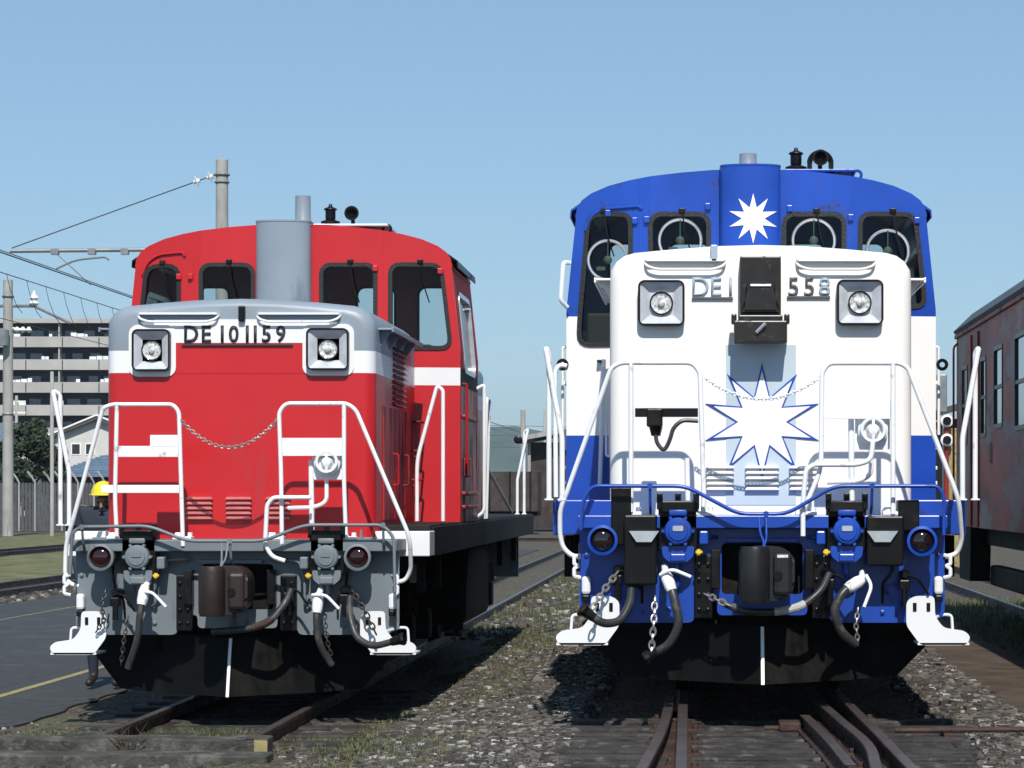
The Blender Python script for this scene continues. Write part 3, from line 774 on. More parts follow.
        bm = NB(); box(bm, min(sx*.28, sx*.34), max(sx*.28, sx*.34), .06, .158, .8, 1.06, .006); O('guide_plate', bm, 'black')
        bm = NB(); pipe(bm, [(sx*1.21, .15, 1.02), (sx*1.25, .13, 1.01), (sx*1.25, .13, .96), (sx*1.22, .13, .95), (sx*1.25, .13, .93), (sx*1.25, .13, .88), (sx*1.21, .15, .87)], .013, .01, 6); O('rail_bracket', bm, P['railm'])
    bm = NB(); box(bm, -.24, .24, .1, .158, 1.105, 1.135, .006); O('wear_plate', bm, S)
    # ---- end handrails (white pipe frames)
    for name_, yl, pl_, rad in P['rails']:
        bm = NB(); pts = []
        for p in pl_:
            yy = p[2] if len(p) > 2 else yl; pts.append(L3(p[0], p[1], yy))
        pipe(bm, pts, rad, .09, 10); O(name_, bm, P['railm'], smooth=60)
    for (xa, xb, ya, yb, yl) in P['rail_plates']:
        x0, z1 = L(xa, ya, yl); x1, z0 = L(xb, yb, yl); bm = NB(); box(bm, x0, x1, yl, yl+.012, z0, z1, .003); O('rail_plate', bm, P['railm'])
    for f in P.get('feet', []):
        x, z = L(*f, .05); bm = NB(); box(bm, x-.07, x+.07, .0, .12, 1.287, 1.31, .004); lathe(bm, [(.045, 1.31), (.03, 1.34)], (x-.03, .06, 0), 'z', 10); lathe(bm, [(.018, 1.31), (.018, 1.34)], (x+.05, .06, 0), 'z', 6)
        O('rail_foot', bm, P['railm'])
    # chain between the rails
    a, b, dr = P['rchain']; bm = NB(); chain(bm, sag(L3(*a, .0), L3(*b, .0), dr, 24), .034, .0045, .011); O('safety_chain', bm, 'chain' if not blue else 'rail_white')
    # brake wheel box
    x, z = L(*P['knob'], .05); bm = NB()
    lathe(bm, [(.1, 0), (.1, .05), (.085, .06), (.08, .045), (.05, .045), (.03, .09), (.01, .095)], (x, .1, z), 'y', 28)
    prism(bm, rrect(x-.115, x+.115, z-.13, z+.13, .015), .1, .12); torus(bm, (x, .02, z), .075, .012); box(bm, x-.01, x+.01, .01, .05, z-.07, z+.07, .003)
    bk = O('hand_brake', bm, P['railm'], smooth=35)
    bm = NB(); pipe(bm, [(x-.01, .1, z-.13), (x-.01, .1, z-.3), (x-.1, .1, z-.34), (x-.3, .1, z-.345)], .016, .06, 8); O('brake_conduit', bm, P['railm'], bk)
    # ---- air cocks, hoses and chains in front of the beam
    for hz in P['hoses']:
        pts = [L3(*p) for p in hz['path']]; bm = NB(); sm = [Vector(p) for p in fillet(pts, .25, 6)]; sweep(bm, sm, hz.get('r', .026), 10)
        ho = O('air_hose', bm, hz.get('m', 'hose'), smooth=60)
        if hz.get('cock'):
            a = Vector(pts[0]); d = (Vector(pts[1])-a).normalized()
            bm = NB(); sweep(bm, [a-d*.05, a+d*.0, a+d*.07, a+d*.1], [.03, .042, .04, .033], 12); sweep(bm, [a-d*.05+Vector((0, .12, .03)), a-d*.03], .025, 8)
            hd = [L3(*p) for p in hz['cock']]; pipe(bm, hd, .012, .04, 8)
            O('stop_cock', bm, 'rail_white', ho, 50)
        if hz.get('end'):
            a = Vector(pts[-1]); d = (a-Vector(pts[-2])).normalized(); bm = NB(); sweep(bm, [a-d*.03, a+d*.03, a+d*.06, a+d*.075], [.03, .036, .05, .045], 10); O('hose_coupling', bm, 'black', ho)
        if hz.get('band'):
            i0, i1 = hz['band']; n = len(sm); a, b = int(n*i0), int(n*i1); bm = NB(); sweep(bm, sm[a:b], hz.get('r', .026)+.004, 10); O('hose_wrap', bm, hz.get('bandm', 'hose_band'), ho)
    for pth, big in P['chains']:
        bm = NB(); chain(bm, [L3(*p) for p in pth], .06 if big else .045, .007 if big else .005, .018 if big else .013); O('chain', bm, P['chainm'])
    # ---- small cocks / handles on beam
    for (px, py) in P['valves']:
        x, z = L(px, py, .02); bm = NB(); lathe(bm, [(.035, -.1), (.035, .05), (.02, .09)], (x, .06, z), 'y', 10); box(bm, x-.04, x+.03, -.02, .06, z-.1, z-.03, .01)
        pipe(bm, [(x, -.02, z), (x+.08, -.04, z-.02), (x+.15, -.04, z-.13)], .01, .03, 6); pipe(bm, [(x, .0, z-.05), (x, -.01, z-.2)], .022, .02, 8)
        O('angle_valve', bm, 'black')
    # ---- cab
    outer = [(1.46, 1.36), (1.46, 2.88), (1.385, 3.6), (1.37, 3.685), (1.335, 3.742), (1.262, 3.795), (1.122, 3.853), (.962, 3.893), (.8, 3.922), (.55, 3.952), (.3, 3.972), (0, 3.979)]
    outer = outer+[(-x, z) for x, z in outer[-2::-1]]
    wins = P['windows']   # list of polygons
    def cab_end(y0, y1, name, wl_, front=True):
        bm = NB(); plate(bm, outer, [w_ for w_, _ in wl_], y0, y1)
        bisect(bm, (.79, 0, 0), (1, 0, 0)); bisect(bm, (-.79, 0, 0), (1, 0, 0))
        bands(bm, P['cabbands'])
        if front: rake(bm)
        return O(name, bm, P['cabm'])
    cf = cab_end(CAB0, CAB0+.04, 'cab_front', wins)
    cr = cab_end(CAB1-.04, CAB1, 'cab_rear', P['rear_windows'], False)
    for wl_, yy, par, fr in ((wins, CAB0, cf, True), (P['rear_windows'], CAB1-.02, cr, False)):
        for w_, ring in wl_:
            bm = NB(); ringplate(bm, offset_poly(w_, .012), offset_poly(w_, -.025), yy-.012, yy+.045 if fr else yy+.03)
            if fr: rake(bm)
            wf = O('window', bm, 'rubber')
            bm = NB(); cx = sum(p[0] for p in w_)/len(w_); prism(bm, offset_poly(w_, -.02), yy+.018, yy+.022)
            if fr: rake(bm)
            O('pane', bm, 'glass', wf)
            if fr and w_[0][1] > 2 and abs(cx) > .3:
                yy3 = yy-.02+max(0, abs(cx)-.79)*.16; zt = max(p[1] for p in w_)
                bm = NB(); sweep(bm, [(cx+.02, yy3, zt+.02), (cx+.05, yy3-.02, zt-.18), (cx+.1, yy3, zt-.34)], .006, 5); box(bm, cx-.005, cx+.045, yy3-.01, yy3+.03, zt+.005, zt+.04, .006)
                O('wiper', bm, 'black', wf)
            if ring and fr:
                x, z, rr = ring; yy2 = yy+.0+max(0, abs(x)-.79)*.16
                bm = NB(); torus(bm, (x, yy2, z), rr, .013); O('clear_view_ring', bm, 'silver', wf, 60)
                bm = NB(); lathe(bm, [(.03, 0), (.035, .02), (.015, .035)], (x, yy2, z), 'y', 14); sweep(bm, [(x, yy2-.01, z), (x, yy2-.01, z+rr)], .006, 6); box(bm, x-.09, x-.02, yy2-.01, yy2+.01, z-.08, z-.05)
                O('ring_hub', bm, 'console_green', wf)
    # cab sides
    for sx in (-1, 1):
        bm = NB(); y0, y1 = CAB0+.12, CAB1-.04
        sw = rrect(y0+.35, y1-.35, 2.72, 3.42, .1)
        plate(bm, [(y0, 1.36), (y1, 1.36), (y1, 3.66), (y0, 3.66)], [sw], 0, .04, 'x')
        bisect(bm, (0, 0, 2.88), (0, 0, 1)); bands(bm, P['cabbands'])
        for v in bm.verts: v.co.x = sx*(hx(v.co.z)-.04+v.co.x)
        cs = O('cab_side', bm, P['cabm_side'])
        bm = NB(); ringplate(bm, offset_poly(sw, .015), offset_poly(sw, -.03), -.01, .05, 'x')
        for v in bm.verts: v.co.x = sx*(hx(v.co.z)-.04+v.co.x)
        fw = O('side_window', bm, 'silver')
        bm = NB(); prism(bm, offset_poly(sw, -.02), .01, .016, 'x')
        for v in bm.verts: v.co.x = sx*(hx(v.co.z)-.04+v.co.x)
        O('pane', bm, 'glass', fw)
        # gutter visor
        bm = NB(); prism(bm, [(sx*1.345, 3.74), (sx*1.43, 3.68), (sx*1.435, 3.62), (sx*1.425, 3.62), (sx*1.42, 3.67), (sx*1.37, 3.70)], y0+.05, y1+.05)
        O('rain_visor', bm, P['visorm'])
        # side grab rail and foot pipes
        bm = NB(); pipe(bm, [(sx*1.46, CAB1-.15, 2.62), (sx*1.53, CAB1-.15, 2.66), (sx*1.53, CAB1-.15, 1.46), (sx*1.44, CAB1-.15, 1.40)], .017, .06, 8); O('cab_handrail', bm, P['railm'])
        bm = NB(); box(bm, min(sx*1.42, sx*1.5), max(sx*1.42, sx*1.5), CAB0+.5, CAB0+.8, 1.78, 1.95, .01)
        pipe(bm, [(sx*1.46, CAB0+.3, 2.6), (sx*1.5, CAB0+.3, 2.6), (sx*1.5, CAB0+.3, 1.9)], .012, .03, 6)
        for z in (1.5, 1.62, 2.3): box(bm, min(sx*1.42, sx*1.49), max(sx*1.42, sx*1.49), CAB0+.3, CAB1-.3, z, z+.03, .006)
        O('side_fitting', bm, P.get('fitm', P['cabm_side'][0]))
    # roof
    ro = [(1.39, 3.62), (1.375, 3.69), (1.338, 3.747), (1.265, 3.80), (1.125, 3.858), (.965, 3.898), (.8, 3.927), (.55, 3.957), (.3, 3.977), (0, 3.984)]; ro = ro+[(-x, z) for x, z in ro[-2::-1]]
    inn = [(x*.975, z-.035) for x, z in ro]
    bm = NB(); prism(bm, ro+inn[::-1], CAB0+.003, CAB1+.01); bisect(bm, (.79, 0, 0), (1, 0, 0)); bisect(bm, (-.79, 0, 0), (1, 0, 0))
    for v in bm.verts:
        if v.co.y < CAB0+.1: v.co.y += max(0, abs(v.co.x)-.79)*.16
    rf = O('roof', bm, P['cabm'][P['topi']], smooth=30)
    # seam strips and hinge blocks on the cab face
    bm = NB()
    for xx in (-.87, .79): box(bm, xx-.006, xx+.006, CAB0-.006+max(0, abs(xx)-.79)*.16, CAB0+.03, 2.9, 3.9)
    O('seam', bm, P['cabm'][P['topi']], cf)
    for (px, py) in P['blocks']:
        bm = NB(); x, z = L(px, py, CAB0); yo = max(0, abs(x)-.79)*.16; box(bm, x-.022, x+.022, CAB0-.03+yo, CAB0+.01+yo, z-.03, z+.02, .006); O('hinge_block', bm, P['cabm'][P['topi']], cf)
    # drip strip over the outer left window
    bm = NB(); pts = [(L(a, b, CAB0)) for a, b in P['drip']]
    pipe(bm, [(x, CAB0-.012+max(0, abs(x)-.79)*.16, z) for x, z in pts], .012, .08, 6); O('drip_strip', bm, P['cabm'][P['topi']], cf)
    # duct and exhaust
    bm = NB(); cxx = P['duct_x']; w_ = .235
    A = [(cxx-w_, CAB0+.0)]+[(cxx+w_*math.cos(t), CAB0-.1-.12*math.sin(t)) for t in [math.pi*(1-k/14) for k in range(15)]]+[(cxx+w_, CAB0+.0)]
    prism(bm, A, 3.0, 3.985, 'z'); du = O('exhaust_duct', bm, P['ductm'], smooth=40)
    bm = NB(); A2 = [(cxx-w_-.004, CAB0+.3)]+[(cxx+(w_+.004)*math.cos(t), CAB0-.1-.124*math.sin(t)) for t in [math.pi*(1-k/14) for k in range(15)]]+[(cxx+w_+.004, CAB0+.3)]
    prism(bm, A2, 3.986, 4.0, 'z'); O('duct_cap', bm, P['ductm'], du)
    x, _ = L(*P['stack'], CAB0+.3); bm = NB(); lathe(bm, [(.085, 3.98), (.085, 4.02), (.07, 4.05), (.068, P['stack_z']), (.056, P['stack_z']), (.054, P['stack_z']-.1)], (x, CAB0+.3, 0), 'z', 20); O('exhaust_pipe', bm, 'grey', smooth=40)
    x, _ = L(*P['whistle'], CAB0+.3); bm = NB(); lathe(bm, [(.05, 3.93), (.05, 4.0), (.085, 4.02), (.085, 4.035), (.04, 4.05), (.045, 4.06), (.045, 4.13), (.06, 4.14), (.055, 4.15), (.02, 4.165), (.012, 4.19)], (x, CAB0+.3, 0), 'z', 16); O('whistle', bm, 'black', smooth=40)
    x, _ = L(*P['horn'], CAB0+.3); bm = NB(); lathe(bm, [(.03, 3.95), (.018, 4.02), (.018, 4.1)], (x, CAB0+.3, 0), 'z', 10)
    lathe(bm, [(.02, -.1), (.03, 0), (.065, .1), (.05, .1), (.01, .05)], (x, CAB0+.3, 4.1), 'y', 16); hn = O('horn', bm, 'black', smooth=50)
    if blue:
        bm = NB()
        for r_ in (.095, .075): torus(bm, (x, CAB0+.25, 4.06), r_, .012, 'y', 14, 6, 0, math.pi)
        for sx in (-1, 1): box(bm, x+sx*.085-.018, x+sx*.085+.018, CAB0+.2, CAB0+.3, 3.9, 4.06)
        O('horn_guard', bm, 'black', hn)
    x, _ = L(*P['eye'], CAB0+.2); bm = NB(); torus(bm, (x, CAB0+.2, 3.96), .035, .012, 'y', 16, 6); O('lifting_eye', bm, P['cabm'][P['topi']] if blue else 'black')
    bm = NB(); box(bm, L(P['duct_r'], 200, CAB0)[0], L(P['eye'][0], 200, CAB0)[0], CAB0+.05, CAB0+.7, 3.97, 3.99, .004); O('roof_walk', bm, 'silver' if not blue else 'blue')
    # cab interior
    bm = NB(); box(bm, -1.3, 1.3, CAB0+.1, CAB0+.5, 1.4, 2.86, .02); box(bm, -.35, .2, CAB0+.5, CAB1-.3, 1.4, 3.0, .03); box(bm, -.25, .25, CAB0+.04, CAB0+.4, 2.8, 3.9)
    O('control_desk', bm, 'interior')
    bm = NB(); box(bm, .45, .85, CAB0+.3, CAB0+.5, 2.86, 3.06, .02); box(bm, -.9, -.5, CAB1-.6, CAB1-.3, 2.6, 3.05, .04); lathe(bm, [(.1, 0), (.1, .03)], (.7, CAB0+.25, 3.1), 'y', 14); O('gauge_box', bm, 'console_green')
    bm = NB(); pts = [(x*.95, z-.06) for x, z in ro[2:-2]]; prism(bm, pts+[(x, z-.02) for x, z in pts[::-1]], CAB0+.16, CAB1-.05); O('ceiling', bm, 'interior')
    bm = NB(); box(bm, -1.4, 1.4, CAB0+.15, CAB1-.05, 1.4, 1.44); O('cab_floor', bm, 'interior')
    # ---- handrails along the sides
    for sx in (-1, 1):
        for y0 in (P['srail_y'], 12.6):
            bm = NB(); pipe(bm, [(sx*1.38, y0, 1.385), (sx*1.39, y0, 1.85), (sx*1.40, y0-.1 if False else y0, 2.52), (sx*(1.40), y0+.03, 2.54), (sx*1.40, y0+.05, 1.385)], .017, .04, 8)
            a = [(sx*P['sr_x'][0], y0, 1.385), (sx*P['sr_x'][0], y0, 1.8), (sx*P['sr_x'][1], y0+.02, P['sr_h']), (sx*P['sr_x'][2], y0+.05, P['sr_h']-.03), (sx*P['sr_x'][2], y0+.06, 1.385)]
            bm.free()
            if not blue and sx > 0 and y0 < 5: continue
            bm = NB(); pipe(bm, a, .018, .03, 8); box(bm, sx*P['sr_x'][0]-.028, sx*P['sr_x'][0]+.028, y0-.03, y0+.03, 1.386, 1.396); box(bm, sx*P['sr_x'][2]-.028, sx*P['sr_x'][2]+.028, y0+.04, y0+.1, 1.386, 1.396)
            O('side_handrail', bm, P['railm'], smooth=60)
        bm = NB(); pipe(bm, [(sx*1.42, CAB1+.6, 1.39), (sx*1.45, CAB1+.6, 2.55), (sx*1.45, CAB1+.9, 2.55), (sx*1.42, CAB1+.9, 1.39)], .022, .05, 8); O('side_handrail', bm, P['railm'])
        bm = NB(); sweep(bm, [(sx*1.42, CAB1+1, 1.9), (sx*1.38, 10.5, 1.42)], .016, 8); O('side_brace', bm, P['railm'])
    for ch in list(root.children):
        if ch.name.split('.')[0] in ('cab_front', 'cab_rear', 'window', 'side_window', 'cab_side', 'rain_visor', 'cab_handrail', 'side_fitting', 'roof', 'control_desk', 'gauge_box', 'ceiling', 'cab_floor'): ch.location.x = P['cab_dx']
    # ---- running gear
    for yy in (1.9, 3.3, 4.7, 10.3, 12.1):
        ax = bpy.data.objects.new('wheelset', None)
        bm = NB()
        for sx in (-1, 1):
            lathe(bm, [(.46, sx*.46), (.46, sx*.49), (.43, sx*.495), (.43, sx*.59), (.38, sx*.6), (.37, sx*.57), (.12, sx*.57), (.1, sx*.62)][::sx], (0, yy, .43), 'x', 28)
        sweep(bm, [(-.7, yy, .43), (.7, yy, .43)], .08, 10); O('wheelset', bm, 'under', smooth=40)
    for (a, b) in ((1.2, 5.4), (9.6, 12.8)):
        for sx in (-1, 1):
            bm = NB(); prism(bm, [(a, .62), (a+.3, .75), (b-.3, .75), (b, .62), (b, .45), (b-.5, .5), (a+.5, .5), (a, .45)], sx*.85-.05, sx*.85+.05, 'x')
            for yy in ((1.9, 3.3, 4.7) if a < 5 else (10.3, 12.1)):
                box(bm, sx*.95-.09, sx*.95+.09, yy-.15, yy+.15, .3, .58, .03); lathe(bm, [(.09, .58), (.09, .8)], (sx*.95, yy-.25, 0), 'z', 10); lathe(bm, [(.09, .58), (.09, .8)], (sx*.95, yy+.25, 0), 'z', 10)
            O('bogie_frame', bm, 'under')
    bm = NB(); box(bm, -1.25, 1.25, 6.0, 8.9, .35, 1.1, .08); O('fuel_tank', bm, 'under')
    for sx in (-1, 1):
        bm = NB()
        for yy in (4.4, 4.65, 4.9): sweep(bm, [(sx*1.36, yy, 1.14), (sx*1.3, yy, .35)], .02, 6)
        box(bm, min(sx*1.2, sx*1.38), max(sx*1.2, sx*1.38), 4.3, 5.0, .34, .37); O('side_step', bm, 'under')
        bm = NB(); box(bm, min(sx*1.2, sx*1.28), max(sx*1.2, sx*1.28), 1.4, 1.75, .92, 1.08, .01); O('tool_box', bm, 'concrete')
        bm = NB(); lathe(bm, [(.1, 5.6), (.16, 5.65), (.16, 6.5), (.1, 6.55)], (sx*1.15, 0, 0), 'z', 12)
        for v in bm.verts: v.co = Vector((sx*1.12+(v.co.x-sx*1.15), v.co.z, 1.0+v.co.y))
        O('air_tank', bm, 'under')
        for yy in (1.0, 2.3, 9.3, 11.5):
            bm = NB(); box(bm, sx*1.33-.03, sx*1.33+.03, yy, yy+.1, .85, 1.14, .005); O('sill_bracket', bm, 'under')
    bm = NB(); box(bm, -1.25, 1.25, 13.5, 13.6, .6, 1.3); O('rear_beam', bm, 'skirt_grey' if not blue else 'blue')
    return root, L, L3, O, h

def common_windows(blue):
    def sym(p): return [(-x, z) for x, z in p][::-1]
    inner = rrect(.25, .735, 2.95, 3.635, .09); innl = rrect(-.80, -.33, 2.95, 3.635, .09)
    outr = rpoly([(.85, 2.9), (1.385, 2.9), (1.30, 3.64), (.85, 3.64)], .1)
    outl = rpoly([(.945, 2.6), (1.37, 2.6), (1.36, 2.85), (1.29, 3.64), (.945, 3.64)], .1) if blue else rpoly([(.985, 2.9), (1.37, 2.9), (1.29, 3.63), (.985, 3.63)], .12)
    r = (.0, .0, .165)
    if blue: W = [(inner, (.49, 3.42, .165)), (innl, (-.56, 3.42, .165)), (outr, (1.075, 3.34, .165)), (sym(outl), (-1.13, 3.27, .155))]
    else:
        W = [(inner, None), (innl, None), (outr, None), (sym(outl), None)]
    ri = rrect(.3, .69, 2.95, 3.6, .09); rq = rrect(.88, 1.2, 2.6, 3.6, .09); rear = [(ri, None), (sym(ri), None), (rq, None), (sym(rq), None)]
    return W, rear

WR, RR = common_windows(False)
red = dict(flm='red_worn_lit', name='locomotive', label='red and grey diesel locomotive numbered DE10 1159, standing on the left track', loc=(-3.52, 20.0, 0), beam_dx=.045, cab_dx=-.04, body='red', blue=False,
    skirt='skirt_grey', hoodm=['red', 'white', 'grey'], louvm='red_dirty', doorm='red_dirty', cabm=['red', 'white', 'red'], cabm_side=['red_dirty', 'sill_dark', 'red_matt'], cabbands=[(0, 0), (2.58, 1), (2.735, 2)], topi=0,
    lights=[((131.7, 329), (169.7, 371)), ((306, 328), (348.5, 370))], brows=[(136, 219, 317), (255, 341, 317)], browm='rail_white',
    digits=[(c, x, 'dark_letter') for c, x in zip('DE101159', (191.5, 206.7, 222.5, 234, 247.5, 255.5, 266.5, 281))], dig_y=(325.5, 342.5), dw=.9, doff=.02, ledges=[(182, 293, 345)], ledgem='dark_letter',
    bracket=(236.5, 314), bracketm='black', louvres=[(186, 213), (226, 252), (266, 291)], louv_y=499, louv_s=4.9,
    sillm='sill_dark', endm='white', coup_z=.93, coupm='coupler_brown', plough_z=.115, tail=[(103, 557), (359, 557)], lensm='lens_red',
    jumpers=[(137, 557), (326, 557)], jm='skirt_grey', coup_px=229,
    lever=[(70, 575), (72, 533), (80, 527), (149, 526), (187, 541), (263, 541), (305, 525), (383, 525), (394, 537), (395, 592)], lever_stay=[(82, 527), (230, 541), (383, 525)],
    rails=[('end_handrail', .0, [(79, 586, .17), (70, 584, .17), (65, 576, .16), (66, 543, .15), (74, 517, .1), (103, 408), (112, 404.5), (173, 404.5), (179, 412), (183, 546)], .0165),
           ('end_handrail', .0, [(117, 404.5), (115, 498), (117, 538)], .0165),
           ('end_handrail', .0, [(282, 546), (281, 470), (279, 412), (286, 403.5), (347, 403.5), (356, 410), (410, 538), (411, 570, .14), (405, 581, .17), (394, 582, .17)], .0165),
           ('end_handrail', .0, [(344, 403.5), (344, 480), (346, 538)], .0165),
           ('inner_handrail', -.05, [(285, 561), (272, 557), (265, 545), (267, 505), (273, 497.5), (311, 497.5)], .017), ('inner_handrail', .1, [(311, 460), (312, 538)], .02),
           ('deck_handrail', 1.75, [(417, 521), (417, 460), (437, 386), (443, 390), (443, 521)], .0165)],
    rail_plates=[(118, 178, 446, 457, .01), (150, 179, 435, 447, .01), (101, 179, 485, 493, .01), (282, 344, 438, 456, .012)],
    feet=[(183, 546), (275, 546), (117, 545), (347, 545)], railm='rail_white', rchain=((180, 419), (278, 419), .21), knob=(327, 462),
    hoses=[dict(path=[(144, 592, -.08), (140, 612, -.12), (138, 640, -.12), (128, 668, -.05)], cock=[(140, 592, -.1), (152, 592, -.14), (166, 607, -.16)], r=.026),
           dict(path=[(318, 600, -.08), (316, 620, -.12), (319, 645, -.1), (332, 665, -.03)], cock=[(312, 595, -.1), (326, 595, -.14), (339, 609, -.16)]),
           dict(path=[(291, 590, -.02), (285, 604, -.1), (270, 622, -.15), (250, 629, -.16), (212, 632, -.12)], band=(.45, .8), bandm='rust'),
           dict(path=[(350, 597, -.02), (349, 615, -.12), (356, 638, -.2), (372, 647, -.25), (395, 641, -.28)], end=True)],
    chains=[([(106, 590, -.02), (101, 605, -.08), (104, 620, -.1), (96, 632, -.06)], False), ([(128, 617, -.02), (124, 640, -.08), (121, 665, -.06)], False), ([(352, 590, -.02), (364, 610, -.1), (376, 634, -.14)], True), ([(324, 610, .0), (327, 640, -.06), (331, 655, -.04)], False)],
    chainm='dark_chain', valves=[(116, 593), (345, 590), (289, 588)], windows=WR, rear_windows=RR, srail_y=.5, sr_h=2.42, sr_x=(1.30, 1.43, 1.38),
    blocks=[(183, 276), (195, 276), (314, 262), (314, 252), (380, 268), (444, 270)], drip=[(145, 274), (150, 262), (162, 254), (187, 252), (189, 256)],
    duct_x=-.1, ductm='grey', stack=(303, 0), stack_z=4.26, whistle=(330.5, 0), horn=(353, 0), eye=(387, 0), duct_r=312, visorm='black')
# the side rails of the red locomotive fold inward on the near left
rl, L, L3, O, hd = make_loco(red)

WB, RB = common_windows(True)
bl = dict(name='locomotive', label='white and blue diesel locomotive with a star on its hood, standing on the right track', loc=(.414, 17.7, .2), beam_dx=0.0, cab_dx=-.01, body='blue', blue=True,
    skirt='blue', hoodm=['cream'], louvm='cream', doorm='cream', cabm=['blue', 'cream', 'blue'], fitm='cream', cabm_side=['blue', 'cream', 'blue'], cabbands=[(0, 0), (1.89, 1), (2.83, 2)], topi=0,
    lights=[((638, 280), (684.6, 325.6)), ((837, 279.5), (883.5, 325))], brows=[(643, 727, 264), (795, 877, 264)], browm='cream',
    digits=[('D', 700.6, 'sky_blue_letter'), ('E', 716.3, 'sky_blue_letter'), ('1', 730.5, 'sky_blue_letter'), ('0', 745, 'sky_blue_letter'), ('1', 769, 'mid_letter'), ('5', 793.3, 'mid_letter'), ('5', 809, 'mid_letter'), ('8', 824.5, 'sky_blue_letter')], dig_y=(277.5, 296), dw=.95,
    ledges=[(692, 733, 298), (787, 830, 297)], ledgem='mid_letter', bracket=(714, 254), bracketm='sky_blue_letter', louvres=[(706, 734), (745, 779), (789, 818)], louv_y=468, louv_s=5.4,
    sillm='blue', endm='blue', coup_z=.92, coupm='coupler_black', plough_z=.17, tail=[(603, 540), (921, 541)], lensm='lens_black',
    jumpers=[(678, 531), (847, 531)], jm='blue', coup_px=763,
    lever=[(581, 530), (583, 500), (592, 486), (686, 486), (738, 514), (787, 514), (834, 486), (938, 486), (944, 496), (944, 535)], lever_stay=[(650, 486), (766, 514), (872, 486)],
    rails=[('end_handrail', .0, [(581, 557, .17), (572, 556, .17), (563, 548, .16), (560, 535, .15), (560, 510, .12), (566, 495, .1), (611, 368), (621, 362.5), (692, 362.5), (700, 372), (704, 500), (703, 512)], .0165),
           ('end_handrail', .0, [(631, 362.5), (631, 512)], .0165),
           ('end_handrail', .0, [(803, 512), (821, 470), (822, 372), (829, 363), (900, 363), (908, 368), (959, 500), (962, 540, .14), (957, 554, .17), (945, 557, .17)], .0165),
           ('end_handrail', .0, [(893, 363), (893, 514)], .0165),
           ('inner_handrail', -.05, [(803, 536), (803, 500), (806, 470), (814, 464.5), (858, 464.5), (871, 460), (873, 442)], .017), ('inner_handrail', .1, [(851, 418), (852, 510)], .02), ('inner_handrail', .1, [(687, 458), (688, 512)], .018), ('outer_handrail', .9, [(556, 497), (555, 372), (559, 365), (567, 366)], .017)],
    rail_plates=[(826, 892, 400, 419, .012)], feet=[(703, 516), (806, 516), (631, 516), (893, 516)], railm='rail_white', rchain=((704, 377), (820, 377), .145), knob=(873, 430),
    hoses=[dict(path=[(667, 578, -.08), (674, 596, -.14), (680, 625, -.16), (669, 645, -.12), (655, 653, -.08)], cock=[(660, 575, -.1), (672, 569, -.14), (691, 577, -.16)], end=True, r=.03),
           dict(path=[(858, 582, -.08), (842, 592, -.14), (833, 612, -.16), (842, 634, -.12), (856, 644, -.06)], cock=[(866, 575, -.1), (872, 586, -.14), (864, 607, -.16)], r=.03),
           dict(path=[(829, 574, -.02), (822, 590, -.1), (802, 607, -.16), (770, 613, -.18), (740, 611, -.15), (722, 602, -.1)], band=(.35, .62), r=.024),
           dict(path=[(632, 582, -.02), (630, 605, -.14), (620, 622, -.22), (603, 624, -.28), (590, 615, -.3)], end=True, r=.028)],
    chains=[([(618, 572, -.02), (604, 590, -.12), (592, 609, -.22)], True), ([(655, 597, -.02), (654, 620, -.08), (651, 655, -.08)], True), ([(705, 594, -.02), (722, 602, -.12), (738, 609, -.15)], True), ([(858, 608, -.06), (856, 625, -.08), (858, 645, -.06)], False)],
    chainm='chain', valves=[(830, 574), (905, 575), (618, 570)], windows=WB, rear_windows=RB, srail_y=.12, sr_h=2.4, sr_x=(1.33, 1.44, 1.42),
    blocks=[(636, 220), (648, 219), (709, 206), (791, 208), (852, 217), (919, 219), (609, 212)], drip=[(586, 230), (590, 217), (603, 208), (640, 206), (643, 209)],
    duct_x=-.02, ductm='blue', stack=(748, 0), stack_z=4.14, whistle=(796, 0), horn=(820, 0), eye=(857, 0), duct_r=785, visorm='blue')
rb, L, L3, O, hd = make_loco(bl)
FY = .55
# blue-locomotive extras
bm = NB(); x0, z1 = L(726, 345, FY); x1, z0 = L(796, 505, FY); prism(bm, [(x0, z0), (x1, z0), (x1, z1), (x0, z1)], FY-.004, FY+.01); O('painted_panel', bm, 'pale_blue')
cx, cz = L(762, 422, FY)
bm = NB(); prism(bm, star_pts(cx, cz, .405, .178), FY-.009, FY+.005); st = O('star_emblem', bm, 'blue')
bm = NB(); prism(bm, star_pts(cx, cz, .348, .162), FY-.012, FY-.003); O('star_face', bm, 'cream', st)
bm = NB(); scx, scz = -.0, L(752, 218.5, CAB0-.22)[1]
pts = star_pts(scx, scz, .195, .088); flat = geometry.tessellate_polygon([[Vector((p[0], p[1], 0)) for p in [(scx, scz)]+pts]]) if False else None
c0 = bm.verts.new((scx, CAB0-.1-.12-.006, scz))
def duct_y(x): return CAB0-.1-.12*math.sqrt(max(0, 1-((x+.02)/.24)**2))-.006
vv = []
for p in pts:
    vv.append(bm.verts.new((p[0], duct_y(p[0]), p[1])))
for i in range(len(vv)): bm.faces.new((c0, vv[i], vv[(i+1) % len(vv)]))
for k in range(2): bmesh.ops.subdivide_edges(bm, edges=bm.edges[:], cuts=1, use_grid_fill=True)
for v in bm.verts: v.co.y = duct_y(v.co.x)
r = bmesh.ops.extrude_face_region(bm, geom=bm.faces[:])
for v in [g for g in r['geom'] if isinstance(g, bmesh.types.BMVert)]: v.co.y += .005
O('duct_star', bm, 'cream')
